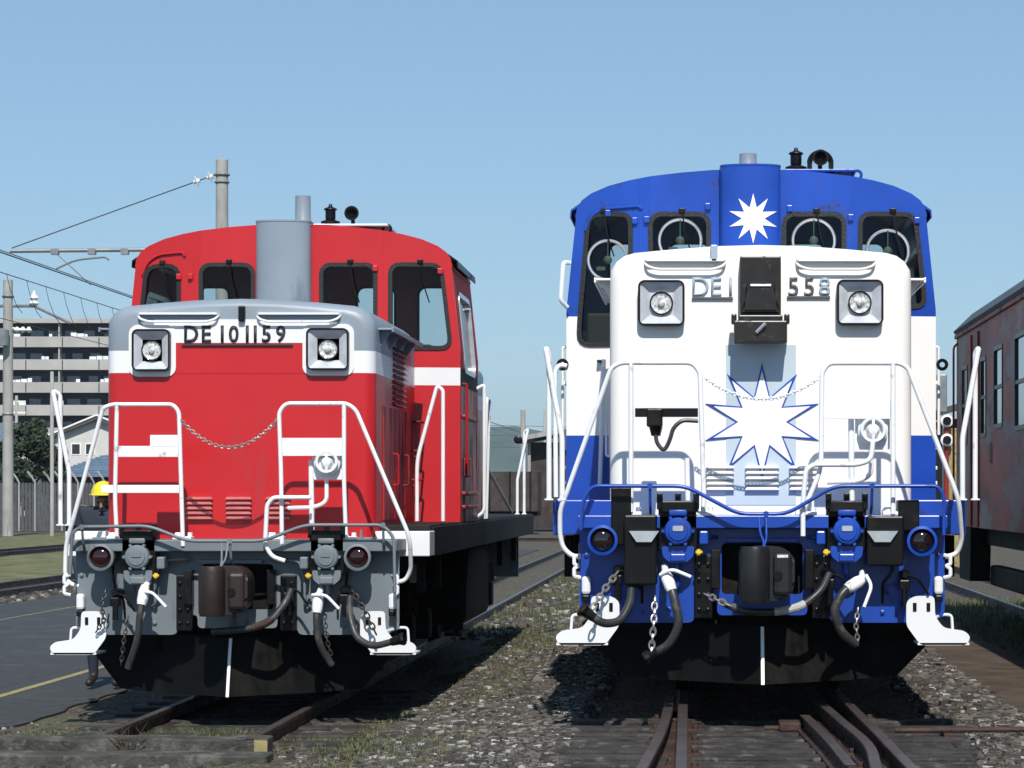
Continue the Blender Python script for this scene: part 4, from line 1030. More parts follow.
# dark box with hooded opening
x0, z1 = L(740, 256, FY-.12); x1, z0 = L(781, 318, FY-.12)
bm = NB(); box(bm, x0, x1, FY-.12, FY-.002, z0-.02, z1, .008); dbx = O('marker_box', bm, 'box_brown')
mx_ = (x0+x1)/2; bm = NB(); zc = L(760, 295, FY-.12)[1]
A = [(mx_-.09, zc+.1), (mx_+.09, zc+.1), (mx_+.09, zc-.04), (mx_+.13, zc-.12), (mx_-.13, zc-.12), (mx_-.09, zc-.04)]
prism(bm, A, FY-.2, FY-.122, 'y', bev=.015); O('box_hood', bm, 'box_brown', dbx)
bm = NB(); box(bm, mx_-.07, mx_+.07, FY-.21, FY-.202, zc+.05, zc+.065, .003); O('box_bar', bm, 'silver', dbx)
xa, za = L(734, 318, FY-.2); xb, zb_ = L(787, 343, FY-.2)
bm = NB(); box(bm, xa, xb, FY-.24, FY-.08, zb_, za-.02, .008); box(bm, xa+.03, xb-.03, FY-.21, FY-.05, za-.03, za+.02, .008)
for x in (xa, xb): lathe(bm, [(.022, FY-.22), (.022, FY-.14)], (x, 0, za-.01), 'z', 10) if False else box(bm, x-.018, x+.018, FY-.2, FY-.1, za-.04, za+.03, .01)
O('box_shelf', bm, 'box_brown', dbx)
bm = NB(); pipe(bm, [(mx_-.03, FY-.25, za-.1), (mx_+.03, FY-.27, za-.04)], .012, .01, 6); O('box_latch', bm, 'silver', dbx)
# socket and cable behind the left rail
x, z = L(656, 412, .1)
bm = NB(); x0, zt = L(635, 408, .03); x1, zb2 = L(698, 417, .03); box(bm, x0, x1, .03, .05, zb2, zt, .003); js = O('cable_shelf', bm, 'black')
bm = NB(); box(bm, x-.06, x+.045, -.02, .12, z-.1, z+.02, .01); lathe(bm, [(.03, z-.16), (.045, z-.1)], (x, .05, 0), 'z', 10); O('cable_plug', bm, 'black', js)
bm = NB(); sweep(bm, fillet([L3(656, 430, .04), L3(656, 442, .02), L3(664, 452, 0), L3(670, 440, .0), L3(673, 428, .0), L3(682, 420, .01), L3(698, 421, .02)], .08), .014, 8); O('cable', bm, 'hose', js)
# dark lamp boxes on both sides of the buffer beam
for (pa, pb, pc, pd, ga, gb) in ((624, 657, 515, 585, 629, 659), (867, 904, 516, 566, 867, 898)):
    x0, z1 = L(pa, pc, -.1); x1, z0 = L(pb, pd, -.1); bm = NB(); box(bm, x0, x1, -.1, .058, z0, z1, .012)
    lb = O('lamp_box', bm, 'black')
    xa, z1 = L(ga, 531, -.12); xb, z0 = L(gb, 542, -.12); bm = NB(); prism(bm, [(xa, z1), (xb, z1), (xb-.05, z0), (xa+.05, z0)], -.13, -.1); O('lamp_glass', bm, 'silver', lb)
x0, z1 = L(607, 487, .1); x1, z0 = L(632, 545, .1); bm = NB(); box(bm, x0+.03, x1, -.02, .2, z0, z1, .01); O('relay_box', bm, 'black')
x0, z1 = L(897, 500, .1); x1, z0 = L(918, 531, .1); bm = NB(); box(bm, x0, x1, -.02, .2, z0, z1, .01); O('relay_box', bm, 'black')
# front-left door lines and lettering on the cab
bm = NB(); xd = L(590, 400, CAB0)[0]; box(bm, xd-.005, xd+.005, CAB0+.035, CAB0+.06, 1.45, 3.7); bm.free()
bm = NB(); x, z = L(602, 361, CAB0); box(bm, x-.04, x+.03, CAB0-.0, CAB0+.06, z-.01, z+.01, .004); O('door_handle', bm, 'black')
# white mirrors / posts on the cab edges
bm = NB(); x, z = L(571, 262, CAB0); pipe(bm, [(-1.44, CAB0+.05, 3.25), (-1.49, CAB0+.0, 3.25), (-1.51, CAB0, 2.95), (-1.46, CAB0+.05, 2.9)], .018, .03, 8); O('grab_rail', bm, 'rail_white')
bm = NB(); pipe(bm, [(1.2, CAB0+.02, 2.98), (1.2, CAB0-.12, 2.96)], .02, .03, 8); box(bm, 1.0, 1.2, CAB0-.14, CAB0-.1, 2.9, 2.99, .01); O('side_mirror', bm, 'rail_white')
for s in (-1, 1):
    bm = NB(); sweep(bm, [(s*1.17, CAB0+.02, 2.5), (s*1.17, CAB0-.05, 2.42), (s*1.2, CAB0-.05, 1.5)], .017, 8)
    O('cab_front_handrail', bm, 'rail_white')
    bm = NB(); torus(bm, (s*1.5, CAB0+.1, 2.45), .035, .014, 'y', 14, 6); O('hose_ring', bm, 'black')

# ------------------------------------------------------------------ rusty railcar at right
def railcar():
    root = thing('railcar', 'weathered brown railcar with peeling paint at the right edge', 'railcar', (4.72, 34.5, .16))
    O = lambda n, bm, m, par=root, smooth=None: obj(n, bm, m, par, smooth)
    Ln = 24.0; W = 1.42
    wins = []; y = -1.55
    def ww(a, b, z0, z1): wins.append(rrect(a, b, z0, z1, .04, 2))
    wins = [rrect(-3.55, -3.0, 2.15, 3.05, .04, 2), rrect(-5.25, -4.4, 2.22, 3.1, .05, 2)]
    y = -7.6
    while y > -Ln+1: wins.append(rrect(y, y+1.2, 2.15, 3.12, .05, 2)); y -= 1.6
    doorw = rrect(-1.4, -.75, 2.1, 3.05, .04, 2)
    wins.append(doorw)
    for sx in (-1, 1):
        bm = NB(); plate(bm, [(0, 1.07), (-Ln, 1.07), (-Ln, 3.58), (0, 3.58)], wins, 0, .05, 'x')
        for v in bm.verts: v.co.x = sx*(W-v.co.x)
        O('side_wall', bm, 'carriage')
        if sx < 0:
            for w_ in wins:
                bm = NB(); ringplate(bm, offset_poly(w_, .02), offset_poly(w_, -.03), -W-.01, -W+.03, 'x'); fr = O('window', bm, 'box_brown')
                bm = NB(); prism(bm, offset_poly(w_, -.02), -W+.012, -W+.018, 'x'); O('pane', bm, 'hazy_glass' if w_[0][0] > -2.5 else 'dark_glass', fr)
                zs = [p[1] for p in w_]; ys_ = [p[0] for p in w_]; zm = (min(zs)+max(zs))/2
                bm = NB(); box(bm, -W-.004, -W+.02, min(ys_), max(ys_), zm-.02, zm+.02); O('sash_bar', bm, 'box_brown', fr)
            bm = NB(); box(bm, -W-.012, -W-.001, -1.3, -.55, .95, 2.95, .01)
            bm.free()
            bm = NB()
            for yy in (-2.75, -1.95): bm = NB(); box(bm, -W-.025, -W-.001, yy-.06, yy+.06, 1.08, 3.4, .006); O('door_post', bm, 'carriage_red')
            bm = NB(); prism(bm, rrect(-4.2, -3.95, 1.82, 2.05, .03), -W-.008, -W-.001, 'x'); O('door_lock_plate', bm, 'carriage_red')
            bm = NB(); pipe(bm, [(-W, -.22, 3.4), (-W-.06, -.22, 3.35), (-W-.06, -.22, 1.4), (-W, -.22, 1.35)], .016, .05, 6); O('grab_rail', bm, 'carriage_red')
            bm = NB(); box(bm, -W-.03, -W-.001, -Ln, 0, 3.46, 3.51, .006); O('roof_gutter', bm, 'carriage_red')
    ends = [(W, 1.07), (W, 3.58), (1.2, 3.76), (.7, 3.9), (0, 3.95), (-.7, 3.9), (-1.2, 3.76), (-W, 3.58), (-W, 1.07)]
    bm = NB(); prism(bm, ends, -.06, 0); bm2 = None; O('end_wall', bm, 'carriage_red')
    bm = NB(); prism(bm, ends, -Ln, -Ln+.06); O('end_wall', bm, 'carriage_red')
    bm = NB(); prism(bm, [(1.46, 3.56), (1.22, 3.79), (.7, 3.95), (0, 4.0), (-.7, 3.95), (-1.22, 3.79), (-1.46, 3.56), (-1.44, 3.52), (-.7, 3.85), (.7, 3.85), (1.44, 3.52)], -Ln-.03, .03); O('roof', bm, 'carriage_roof', smooth=30)
    for yy in (-3, -8, -13): bm = NB(); lathe(bm, [(.2, 3.9), (.22, 4.05), (.15, 4.12)], (-.5, yy, 0), 'z', 12); O('roof_vent', bm, 'carriage_roof')
    bm = NB(); box(bm, -1.2, 1.2, -Ln, -.1, .85, 1.07); box(bm, -1.15, 1.15, -9.5, -6.5, .25, .75, .03); O('underframe', bm, 'under')
    bm = NB(); prism(bm, [(-.1, 1.06), (-1.6, 1.06), (-1.5, .4), (-.2, .4)], -1.4, -1.15, 'x'); O('step_box', bm, 'under')
    for yy in (-2.2, -4.3):
        bm = NB()
        for sx in (-1, 1): lathe(bm, [(.45, sx*.47), (.45, sx*.5), (.42, sx*.5), (.42, sx*.6), (.1, sx*.62)][::sx], (0, yy, .42), 'x', 24)
        sweep(bm, [(-.7, yy, .42), (.7, yy, .42)], .07, 8); O('wheelset', bm, 'under')
    for xx in (-1.15, 1.0): bm = NB(); box(bm, xx, xx+.15, -5, -1.5, .35, .6, .03); O('bogie_frame', bm, 'under')
railcar()

# ------------------------------------------------------------------ background
def W3(px, py, d): return Vector(((px-VX)*d/F, d, CZ-(py-VY)*d/F))
# big concrete pole behind the red locomotive
def pole(x, d, top, r0, r1, label, name='utility_pole'):
    bm = NB(); lathe(bm, [(r0, -.2), (r1, top), (r1*.8, top+.02)], (x, d, 0), 'z', 16)
    root = thing(name, label, 'pole', (x, d, -.1))
    for v in bm.verts: v.co -= Vector((x, d, -.1))
    obj('shaft', bm, 'concrete', root, 40)
    return root
p1 = W3(222, 160, 72)
pr = pole(p1.x, 72, p1.z, .19, .165, 'tall round concrete catenary pole rising behind the red locomotive')
bm = NB(); torus(bm, (0, 0, p1.z-.3), .19, .03, 'z', 16, 5); torus(bm, (0, 0, p1.z-.5), .19, .02, 'z', 16, 5); obj('pole_band', bm, 'steel_grey', pr)
A = W3(216, 175, 72)-Vector((p1.x, 72, -.1)); Bq = W3(192, 183, 72)-Vector((p1.x, 72, -.1)); C = W3(12, 248, 72)-Vector((p1.x, 72, -.1)); T0 = W3(10, 251, 72)-Vector((p1.x, 72, -.1)); T1 = W3(222, 249, 72)-Vector((p1.x, 72, -.1))
bm = NB(); sweep(bm, [A+Vector((.1, 0, .05)), Bq, C], .016, 6); obj('stay_wire', bm, 'wire', pr)
for t in (.25, .8):
    c = A.lerp(Bq, t); d = (Bq-A).normalized(); bm = NB(); sweep(bm, [c-d*.09, c-d*.03, c, c+d*.03, c+d*.09], [.06, .06, .17, .06, .04], 10); obj('insulator', bm, 'ceramic', pr)
bm = NB(); sweep(bm, [T0, T1], .055, 8); arm = obj('bracket_arm', bm, 'steel_grey', pr)
bm = NB()
for px in (55, 92, 125):
    c = W3(px, 251, 72)-Vector((p1.x, 72, -.1)); box(bm, c.x-.1, c.x+.1, c.y-.08, c.y+.08, c.z-.1, c.z+.06)
sweep(bm, [W3(56, 253, 72)-Vector((p1.x, 72, -.1)), W3(91, 285, 72)-Vector((p1.x, 72, -.1))], .02, 6)
sweep(bm, fillet([W3(56, 269, 72)-Vector((p1.x, 72, -.1)), W3(75, 260, 72)-Vector((p1.x, 72, -.1)), W3(105, 257, 72)-Vector((p1.x, 72, -.1)), W3(109, 260, 72)-Vector((p1.x, 72, -.1))], .8), .028, 6)
obj('steady_arm', bm, 'steel_grey', arm)
# overhead wires run along the track; each passes through two pixels at its own track offset
def owire(name, px0, py0, x, d0, d1, label, r=.014, drop=None):
    z = CZ+(VY-py0)*(x/(px0-VX)); pts = [(x, d, z) for d in (d0, d1)]
    bm = NB(); 
    sweep(bm, sag((x, d0, z), (x, d1, z), .0, 4), r, 5)
    if drop:
        k = 77
        while k < 97:
            sweep(bm, [(x, k, z), (x+.02, k+.3, z-.4), (x+.02, k+1.1, z-.85), (x+.02, k+1.7, z-1.0)], r*.7, 4); k += drop
    return tag(obj(name, bm, 'wire'), label, 'overhead wire', 'overhead wires of the tracks beyond the asphalt')
owire('overhead_wire', 0, 252, -12.4, 40, 300, 'upper overhead wire passing just under the bracket arm', .013)
owire('overhead_wire', 0, 250, -12.1, 40, 300, 'thin overhead wire beside the upper one near the bracket arm', .009)
owire('overhead_wire', 0, 272, -19.9, 60, 300, 'lower overhead wire with hanging loops, left of the pole', .014, 2.3)
owire('overhead_wire', 0, 318, -20.9, 60, 300, 'lowest overhead wire in front of the apartment block', .012)
# pole with insulators at left edge
p2 = W3(8, 280, 114); pr = pole(p2.x, 114, p2.z, .24, .2, 'grey concrete pole at the left edge before the apartment block')
for dz in (.6, 5.6): bm = NB(); torus(bm, (0, 0, p2.z-dz), .22, .05, 'z', 16, 5); obj('pole_band', bm, 'steel_grey', pr)
c = W3(8, 306, 114)-Vector((p2.x, 114, -.1)); e = W3(34, 306, 114)-Vector((p2.x, 114, -.1)); bm = NB(); sweep(bm, [c-Vector((3, 0, 0)), e, W3(70, 323, 114)-Vector((p2.x, 114, -.1))], .07, 6); obj('crossarm', bm, 'steel_grey', pr)
c = W3(34, 300, 114)-Vector((p2.x, 114, -.1)); bm = NB(); lathe(bm, [(.1, -.25), (.22, -.15), (.1, 0), (.22, .08), (.08, .25), (.03, .4)], c, 'z', 12); obj('insulator', bm, 'ceramic', pr)
c = W3(5, 338, 114)-Vector((p2.x, 114, -.1)); bm = NB(); lathe(bm, [(.28, -.35), (.3, .3), (.1, .38)], c+Vector((0, -.5, 0)), 'z', 14); obj('transformer', bm, 'steel_grey', pr)
c = W3(10, 328, 114)-Vector((p2.x, 114, -.1)); bm = NB(); sweep(bm, [c, c+Vector((.8, 0, -.1))], .05, 6)
for k in range(3): lathe(bm, [(.05, -.1), (.14, 0), (.05, .15)], c+Vector((.3+k*.25, 0, -.1)), 'z', 8)
obj('insulator_arm', bm, 'ceramic', pr)
p3 = W3(52, 372, 112); pr = pole(p3.x, 112, p3.z, .085, .075, 'thin steel post standing between the concrete pole and the red locomotive', 'steel_post')
p4 = W3(16.5, 396, 145); pr = pole(p4.x, 145, p4.z, .09, .08, 'short pole with two white crossarms above the dark trees', 'distribution_pole')
bm = NB()
for dz in (.25, .85): box(bm, -.45, .5, -.05, .05, p4.z-dz, p4.z-dz+.1)
obj('crossarm', bm, 'ceramic', pr)

# apartment building
def apartment():
    d = 330; s = F/d; zy = lambda py: CZ+(VY-py)/s
    X0 = (-60-VX)/s; X1 = (160-VX)/s
    root = thing('apartment_building', 'long grey apartment block with white washing on its balconies', 'building', (X0, d, -.1))
    q = lambda bm: [setattr(v, 'co', v.co-Vector((X0, d, -.1))) for v in bm.verts]
    def O2(n, bm, m, par=root): q(bm); return obj(n, bm, m, par)
    bm = NB(); box(bm, X0, X1, d+1.5, d+13, -.1, zy(320)); O2('wall', bm, 'flat_dark')  # near-black colour carries the shade of the balcony recesses
    bm = NB(); box(bm, X0-.3, X1+.3, d-.2, d+13.2, zy(323), zy(318.5)); O2('roof', bm, 'flat_wall')
    k = 0; py = 336.5
    while py < 478:
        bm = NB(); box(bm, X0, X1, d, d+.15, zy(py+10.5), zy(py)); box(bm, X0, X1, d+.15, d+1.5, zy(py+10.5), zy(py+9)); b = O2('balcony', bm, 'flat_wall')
        bm = NB(); x = X0+1.5
        while x < X1: box(bm, x, x+.12, d-.04, d-.002, zy(py+10), zy(py+1)); x += 4.5
        O2('balcony_joint', bm, 'flat_dark', b)
        bm = NB(); x = X0+.8
        while x < X1:
            w_ = random.uniform(1.1, 1.7); bm.free(); bm = NB(); box(bm, x, x+w_, d+1.44, d+1.49, zy(py+9), zy(py-6.5)); x += w_+random.uniform(.4, 1.4); O2('balcony_window', bm, 'steel_grey', b); bm = NB()
        bm.free()
        bm = NB(); x = X0+random.uniform(0, 4)
        while x < X1:
            for _ in range(random.randint(1, 4)):
                w_ = random.uniform(.35, .9); h_ = random.uniform(.5, 1.0); box(bm, x, x+w_, d+.3, d+.34, zy(py)-.35, zy(py)+h_*.55); x += w_+.08
            x += random.uniform(2, 7)
        O2('washing', bm, 'white', b)
        bm = NB(); x = X0+5.5
        while x < X1: box(bm, x, x+.18, d+.2, d+1.5, zy(py+9), zy(py-13)); x += 9
        O2('partition', bm, 'flat_wall', b)
        py += 22.8
apartment()
def house(name, label, d, pxl, pxr, pe, pa, wallm, roofm, depth=9, gable=True, win=None, pxa=None):
    s = F/d; zy = lambda py: CZ+(VY-py)/s; X = lambda px: (px-VX)/s
    xl, xr = X(pxl), X(pxr); xa = X(pxa) if pxa else (xl+xr)/2; ze, za = zy(pe), zy(pa)
    root = thing(name, label, 'house', (xa, d, -.1)); off = Vector((xa, d, -.1))
    def O2(n, bm, m, par=root):
        for v in bm.verts: v.co -= off
        return obj(n, bm, m, par)
    if gable:
        bm = NB(); prism(bm, [(xl+.3, -.1), (xr-.3, -.1), (xr-.3, ze), (xa, za-.12), (xl+.3, ze)], d, d+depth); O2('wall', bm, wallm)
        bm = NB(); prism(bm, [(xl, ze-.05), (xa, za), (xr, ze-.05), (xr, ze-.28), (xa, za-.26), (xl, ze-.28)], d-.5, d+depth+.3); O2('roof', bm, roofm)
        bm = NB(); prism(bm, [(xl-.05, ze), (xa, za+.12), (xr+.05, ze), (xr, ze-.1), (xa, za+.0), (xl, ze-.1)], d-.56, d-.5); O2('bargeboard', bm, 'white')
    else:
        bm = NB(); box(bm, xl+.4, xr-.4, d+.4, d+depth-.4, -.1, ze); O2('wall', bm, wallm)
        bm = NB(); A = [bm.verts.new(p) for p in ((xl, d, ze), (xr, d, ze), (xr, d+depth, ze), (xl, d+depth, ze))]; t = depth*.35
        r1 = bm.verts.new((xl+t, d+depth/2, za)); r2 = bm.verts.new((xr-t, d+depth/2, za))
        bm.faces.new(A); bm.faces.new((A[0], A[1], r2, r1)); bm.faces.new((A[2], A[3], r1, r2)); bm.faces.new((A[1], A[2], r2)); bm.faces.new((A[3], A[0], r1)); O2('roof', bm, roofm)
        bm = NB()
        n = 14
        for i in range(n):
            t_ = i/n; y = d+t_*depth/2-.02; z = ze+(za-ze)*t_+.03; box(bm, xl+t*t_, xr-t*t_, y, y+.12, z-.02, z+.04)
        O2('tile_course', bm, roofm)
    for (a, b, c, e) in win or []:
        bm = NB(); box(bm, X(a), X(b), d-.03, d-.002, zy(e), zy(c)); wn_ = O2('window', bm, 'white'); bm = NB(); box(bm, X(a)+.08, X(b)-.08, d-.05, d-.031, zy(e)+.08, zy(c)-.08); O2('pane', bm, 'dark_glass', wn_)
house('house', 'white gabled house standing before the apartment block', 185, 44, 152, 437, 416, 'house_wall', 'roof_dark', win=[(71, 81, 443, 455), (85, 95, 443, 455)], pxa=98)
house('house', 'low house with a blue tiled roof in front of the white gabled one', 160, 42, 165, 477, 454, 'wood_dark', 'roof_blue', depth=8, gable=False)
house('house', 'house with a blue roof half hidden by trees at the left edge', 215, -45, 36, 445, 418, 'house_wall', 'roof_blue', depth=9, gable=False)

def tree(px, d, top, rad, label, n=1500, name='tree'):
    s = F/d; x = (px-VX)/s; H = CZ+(VY-top)/s+.1
    root = thing(name, label, 'tree', (x, d, -.1), 0, 'dark trees behind the fence')
    bm = NB(); rad_m = rad/s; cl = []
    sweep(bm, [(0, 0, 0), (.05, 0, H*.3), (.1, .1, H*.55)], [.22, .16, .1], 8)
    for i in range(7):
        a = i*.9+random.random(); e = Vector((math.cos(a)*rad_m*.6, math.sin(a)*rad_m*.6, H*random.uniform(.5, .85)))
        sweep(bm, [(.05, 0, H*.3), tuple(e*.6+Vector((0, 0, H*.12))), tuple(e)], [.09, .05, .02], 6)
    obj('trunk', bm, 'bark', root)
    bm = NB()
    for _ in range(26):
        a = random.random()*6.28; r_ = random.random()**.5*rad_m*.85; z = random.uniform(.3, .95); f = math.sin(math.pi*min(1, z*1.02))**.5
        cl.append((Vector((math.cos(a)*r_*f, math.sin(a)*r_*f, H*z)), rad_m*random.uniform(.18, .34)))
    for _ in range(n):
        c, r_ = random.choice(cl); v = Vector((random.gauss(0, 1), random.gauss(0, 1), random.gauss(0, 1))).normalized()*r_*random.uniform(.5, 1.1)
        p = c+v; p.z = min(p.z, H); u = Vector((random.gauss(0, 1), random.gauss(0, 1), random.gauss(0, 1))).normalized(); w_ = u.orthogonal().normalized(); sz = random.uniform(.09, .2)
        q = [bm.verts.new(p+u*sz), bm.verts.new(p+w_*sz*.6), bm.verts.new(p-u*sz), bm.verts.new(p-w_*sz*.6)]; bm.faces.new(q)
    obj('crown', bm, 'leaf', root)
tree(28, 142, 414, 34, 'dark tree behind the fence, directly below the short pole', 3500)
tree(2, 138, 438, 26, 'dark tree behind the fence at the left edge', 2600)
tree(50, 150, 436, 20, 'small dark tree left of the white gabled house', 2200)
tree(14, 136, 458, 22, 'low dark bush just behind the fence', 1800, 'bush')

# fence with bent concrete posts
def fence():
    d = 128; s = F/d; X = lambda px: (px-VX)/s
    x0, x1 = X(-40), X(150); root = thing('fence', 'grey fence with pale posts bent over at the top', 'fence', (x0, d, -.1)); off = Vector((x0, d, -.1))
    bm = NB(); x = x0
    while x < x1: box(bm, x-x0, x-x0+.14, .1, .13, .05, 2.3); x += .17
    for z in (.3, 1.2, 2.1): box(bm, 0, x1-x0, .13, .17, z, z+.06)
    obj('slat_panel', bm, 'fence_grey', root)
    px = -36
    while px < 148:
        x = X(px)-x0; bm = NB(); sweep(bm, [(x, 0, 0), (x, 0, 2.3), (x-.12, -.05, 2.55), (x-.35, -.1, 2.85)], .05, 6); obj('post', bm, 'concrete', root); px += random.choice((11, 13, 16, 22))
fence()
# things in the gap between the locomotives
def wagon():
    root = thing('goods_wagon', 'dark brown open wagon standing far behind, between the two locomotives', 'wagon', (-8.6, 118, 0))
    bm = NB(); box(bm, -3.6, 1.45, 0, .1, .9, 2.65, .01)
    box(bm, -3.6, -3.5, .1, 3, .9, 2.65); box(bm, 1.35, 1.45, .1, 3, .9, 2.65); box(bm, -3.6, 1.45, 2.9, 3, .9, 2.65); box(bm, -3.5, 1.35, .1, 2.9, .9, 1.0)
    obj('body', bm, 'wood_dark', root)
    bm = NB(); x = -3.4
    while x < 1.4: box(bm, x, x+.08, -.06, -.001, .9, 2.66); x += .9
    obj('rib', bm, 'under', root)
    for x in (-2.6, .5):
        for yy in (.6, 2.3):
            bm = NB(); lathe(bm, [(.43, 0), (.43, .1), (.1, .12)], (x, yy, .43), 'y', 18); obj('wheel', bm, 'under', root)
    bm = NB(); box(bm, -3.6, 1.45, .3, 2.7, .7, .9); obj('underframe', bm, 'under', root)
wagon()
def shed(px0, px1, d, pt, pe, label, roofm='concrete'):
    s = F/d; X = lambda px: (px-VX)/s; zt, ze = CZ+(VY-pt)/s, CZ+(VY-pe)/s
    root = thing('shed', label, 'shed', (X(px0), d, -.05)); off = Vector((X(px0), d, -.05)); x1 = X(px1)-X(px0)
    bm = NB(); box(bm, .6, x1, .5, 5, 0, ze); obj('wall', bm, 'wood_dark', root)
    bm = NB(); prism(bm, [(-.1, ze), (x1+.3, zt), (x1+.3, zt+.22), (-.1, ze+.22)], -.5, 5.5); obj('roof', bm, roofm, root)
    bm = NB(); lathe(bm, [(.16, 0), (.2, .05), (.2, .4), (.1, .45)], (.1, -.5, ze+.1), 'y', 12); obj('lamp', bm, 'black', root)
    for x in (.5, x1-.1):
        bm = NB(); box(bm, x, x+.14, .2, .34, 0, ze); obj('post', bm, 'concrete', root)
shed(517, 600, 128, 424, 441, 'open shed with a pale sloping roof between the two locomotives')
for (px, top, r0, lab) in ((523, 410, .13, 'weathered pole rising over the shed roof, left one of the pair'), (545, 410, .07, 'thin pole over the shed roof, right one of the pair')):
    p = W3(px, top, 150); pole(p.x, 150, p.z, r0+.05, r0, lab)
for k, (z, d) in enumerate(((5.6, 160), (5.0, 160), (4.4, 165))):
    bm = NB(); sweep(bm, [(-14, d, z+.2), (4, d+6, z)], .02, 4); tag(obj('overhead_wire', bm, 'wire'), ['highest', 'middle', 'lowest'][k]+' of three faint wires crossing the gap between the locomotives', 'overhead wire', 'wires crossing the gap')
rail([(-16, 104, .02), (2.8, 97, .02)], 'far rail crossing behind the gap between the two locomotives', 'rails crossing the gap')
# right gap: shed roof, crossing signal
shed(930, 990, 95, 397, 417, 'dark grey roofed shed behind the right edge of the blue cab', 'roof_dark')
def signal():
    root = thing('shunting_signal', 'signal post with two white ringed lamps beside the rusty railcar', 'signal', (3.02, 33.2+22, 0))
    d = 55.2; s = F/d
    def z(py): return CZ+(VY-py)/s
    bm = NB(); sweep(bm, [(2.05, 0, 0), (2.05, 0, z(420))], .05, 8)
    for v in bm.verts: pass
    obj('post', bm, 'carriage_red', root)
    for py in (421, 440):
        bm = NB(); lathe(bm, [(.13, 0), (.13, .06), (.09, .07)], (2.05, -.06, z(py)), 'y', 20); l_ = obj('lamp', bm, 'white', root)
        bm = NB(); lathe(bm, [(.085, 0), (.085, .03)], (2.05, -.135, z(py)), 'y', 20); obj('lens', bm, 'black', l_)
    bm = NB(); box(bm, 2.0, 2.35, .1, .2, 0, z(428), .02); obj('board', bm, 'line_yellow', root)
signal()
bm = NB(); 
p = W3(944, 380, 90); sweep(bm, [(p.x, 90, 0), (p.x, 90, p.z)], .06, 6); box(bm, p.x-.25, p.x+.1, 89.9, 90.1, p.z-1.1, p.z+.2, .05)
tag(obj('roof_antenna_post', bm, 'steel_grey'), 'thin grey post with a box beside the rusty railcar end', 'post')

# distant hills
def hills():
    bm = NB(); prev = None
    n = 90
    for i in range(n+1):
        x = -1800+i*40; h = 62+24*math.sin(i*.21)+14*math.sin(i*.53+1)+6*math.sin(i*1.3)
        h *= max(.35, 1-abs(x+250)/2200)
        row = [bm.verts.new((x, 3000+200*math.sin(i*.3), -2)), bm.verts.new((x, 3250, h*.65+6*math.sin(i*2.1))), bm.verts.new((x, 3500, h)), bm.verts.new((x, 4200, -2))]
        if prev:
            for k in range(3): bm.faces.new((prev[k], row[k], row[k+1], prev[k+1]))
        prev = row
    o = obj('hills', bm, 'hill', smooth=80); o['kind'] = 'structure'
hills()

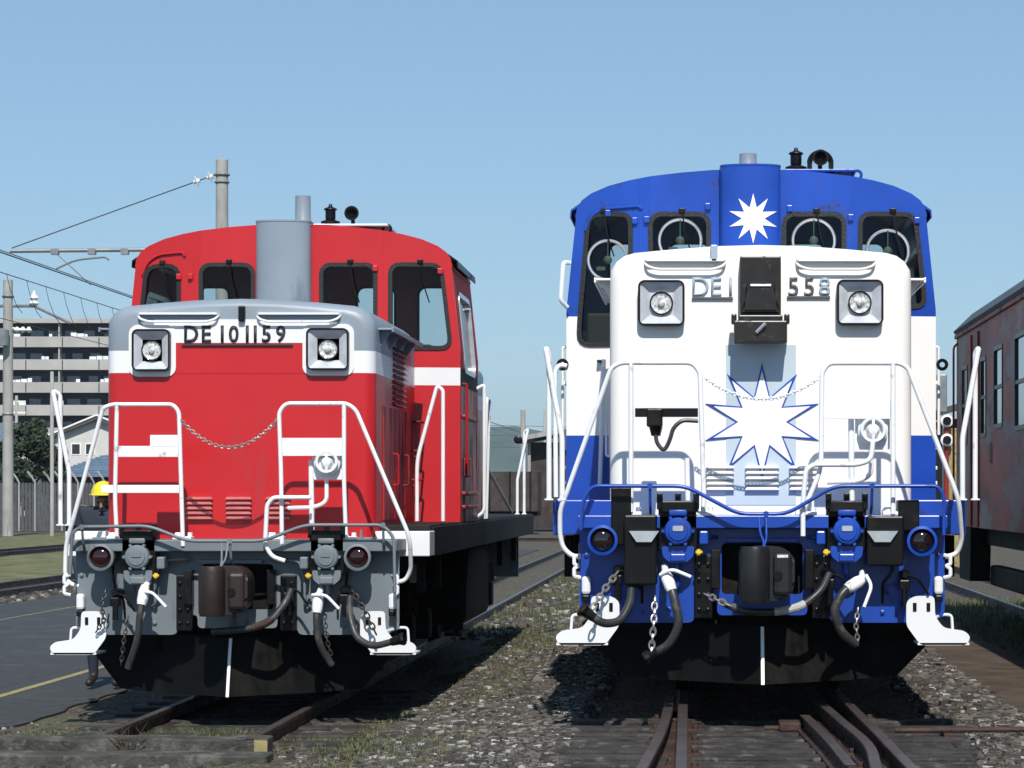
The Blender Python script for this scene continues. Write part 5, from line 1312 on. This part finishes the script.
# ------------------------------------------------------------------ the railwayman left of the red locomotive
def person():
    root = thing('person', 'person in yellow hard hat and dark navy workwear beside the red locomotive', 'person', (-5.32, 24.0, -.1))
    J = {'pel': (0, 0, 1.0, .15), 'wst': (0, -.01, 1.19, .15), 'chs': (0, -.02, 1.48, .17), 'nk': (0, -.05, 1.58, .075), 'nk2': (0, -.06, 1.6, .065), 'hd': (0, -.07, 1.66, .085), 'hd2': (0, -.07, 1.72, .09)}
    for s, n in ((-1, 'l'), (1, 'r')):
        J.update({'sh'+n: (s*.19, -.01, 1.575, .08), 'el'+n: (s*.27, .02, 1.2, .052), 'wr'+n: (s*.2, -.16, .98, .034), 'hp'+n: (s*.1, 0, .88, .105), 'kn'+n: (s*.11, -.03 if s < 0 else .03, .48, .065), 'an'+n: (s*.11, .03, .09, .045), 'to'+n: (s*.12, -.16, .04, .035)})
    names = list(J); E = [('pel', 'wst'), ('wst', 'chs'), ('chs', 'nk'), ('nk', 'nk2'), ('nk2', 'hd'), ('hd', 'hd2')]
    for n in 'lr': E += [('chs', 'sh'+n), ('sh'+n, 'el'+n), ('el'+n, 'wr'+n), ('pel', 'hp'+n), ('hp'+n, 'kn'+n), ('kn'+n, 'an'+n), ('an'+n, 'to'+n)]
    # hands: short finger chains joined to the wrist
    for s, n in ((-1, 'l'), (1, 'r')):
        w_ = Vector(J['wr'+n][:3]); pm = w_+Vector((0, -.03, -.06)); J['pa'+n] = (*pm, .03); names.append('pa'+n); E.append(('wr'+n, 'pa'+n))
        for k in range(4):
            a = pm+Vector(((k-1.5)*.02, -.02, -.045)); b = a+Vector((0, .01, -.035+.004*abs(k-1.5)))
            J['f%d%s' % (k, n)] = (*a, .0095); J['g%d%s' % (k, n)] = (*b, .008); names += ['f%d%s' % (k, n), 'g%d%s' % (k, n)]; E += [('pa'+n, 'f%d%s' % (k, n)), ('f%d%s' % (k, n), 'g%d%s' % (k, n))]
        a = pm+Vector((-s*.035, -.02, -.01)); J['th'+n] = (*a, .01); names.append('th'+n); E.append(('pa'+n, 'th'+n))
    me = bpy.data.meshes.new('body'); me.from_pydata([J[n][:3] for n in names], [(names.index(a), names.index(b)) for a, b in E], [])
    o = bpy.data.objects.new('body', me); col.objects.link(o)
    sk = o.modifiers.new('s', 'SKIN'); sv = me.skin_vertices[0].data
    for i, n in enumerate(names): sv[i].radius = (J[n][3], J[n][3]*(.75 if n in ('wst', 'chs', 'pel') else 1)); sv[i].use_root = (n == 'pel')
    su = o.modifiers.new('u', 'SUBSURF'); su.levels = 2; su.render_levels = 2
    dg = bpy.context.evaluated_depsgraph_get(); m2 = bpy.data.meshes.new_from_object(o.evaluated_get(dg)); bpy.data.objects.remove(o)
    m2.name = 'body'; m2.materials.clear()
    for k in ('uniform', 'skin', 'boot'): m2.materials.append(M[k])
    for p in m2.polygons:
        p.use_smooth = True; c = p.center
        p.material_index = 1 if (c.z > 1.62 or (abs(c.x) > .17 and c.z < .93 and c.z > .7)) else (2 if c.z < .13 else 0)
    b = bpy.data.objects.new('body', m2); col.objects.link(b); b.parent = root
    bm = NB(); pr = [(.132, 1.722), (.118, 1.727)]+[(.11*math.cos(R(t)), 1.727+.12*math.sin(R(t))) for t in range(0, 90, 12)]+[(.004, 1.848)]
    lathe(bm, pr, (0, -.07, 0), 'z', 24); box(bm, -.07, .07, -.22, -.16, 1.715, 1.722, .003); obj('hard_hat', bm, 'helmet', root, 40)
    bm = NB()
    for s in (-1, 1): lathe(bm, [(.012, 0), (.008, .006)], (s*.032, -.155, 1.655), 'y', 8)
    box(bm, -.025, .025, -.16, -.15, 1.585, 1.592); obj('face_features', bm, 'boot', root)
    bm = NB(); prism(bm, [(-.012, 1.61), (.012, 1.61), (.006, 1.65), (-.006, 1.65)], -.175, -.15); obj('nose', bm, 'skin', root)
person()

# ------------------------------------------------------------------ air
def haze():
    bm = NB(); box(bm, -4400, 4400, -200, 6400, -3, 180)
    m = bpy.data.materials.new('haze'); m.use_nodes = True; M['haze'] = m; N = m.node_tree.nodes; N.remove(N['Principled BSDF'])
    v = N.new('ShaderNodeVolumePrincipled'); v.inputs['Color'].default_value = (.72, .84, 1, 1); v.inputs['Density'].default_value = .00012; v.inputs['Anisotropy'].default_value = .2
    m.node_tree.links.new(v.outputs[0], N['Material Output'].inputs['Volume'])
    o = obj('haze', bm, 'haze'); o['kind'] = 'stuff'
haze()

def weed(x, y, z, h, label):
    bm = NB(); rw = random.Random(int(x*100)+5)
    for i in range(9):
        a = rw.uniform(-1, 1); e = Vector((a*.16, rw.uniform(-.05, .05), h*rw.uniform(.5, 1)))
        sweep(bm, [(a*.02, 0, 0), tuple(e*.5+Vector((0, 0, h*.12))), tuple(e)], [.004, .003, .0015], 4)
        for k in range(2): f = e*rw.uniform(.4, .8); sweep(bm, [tuple(f+Vector((0, 0, h*.08))), tuple(f+Vector((rw.uniform(-.08, .08), 0, h*rw.uniform(.1, .3))))], .0018, 4)
    bmesh.ops.translate(bm, verts=bm.verts, vec=(0, 0, 0)); o = obj('dead_weed', bm, 'bark'); o.location = (x, y, z)
    tag(o, label, 'weed', 'dead weeds by the timbers')
weed(-3.75, 17.58, -.12, .26, 'dry brown weed leaning on the upper timber, left of its yellow end')
weed(-3.4, 17.56, -.13, .15, 'small dry weed just left of the yellow painted timber end')
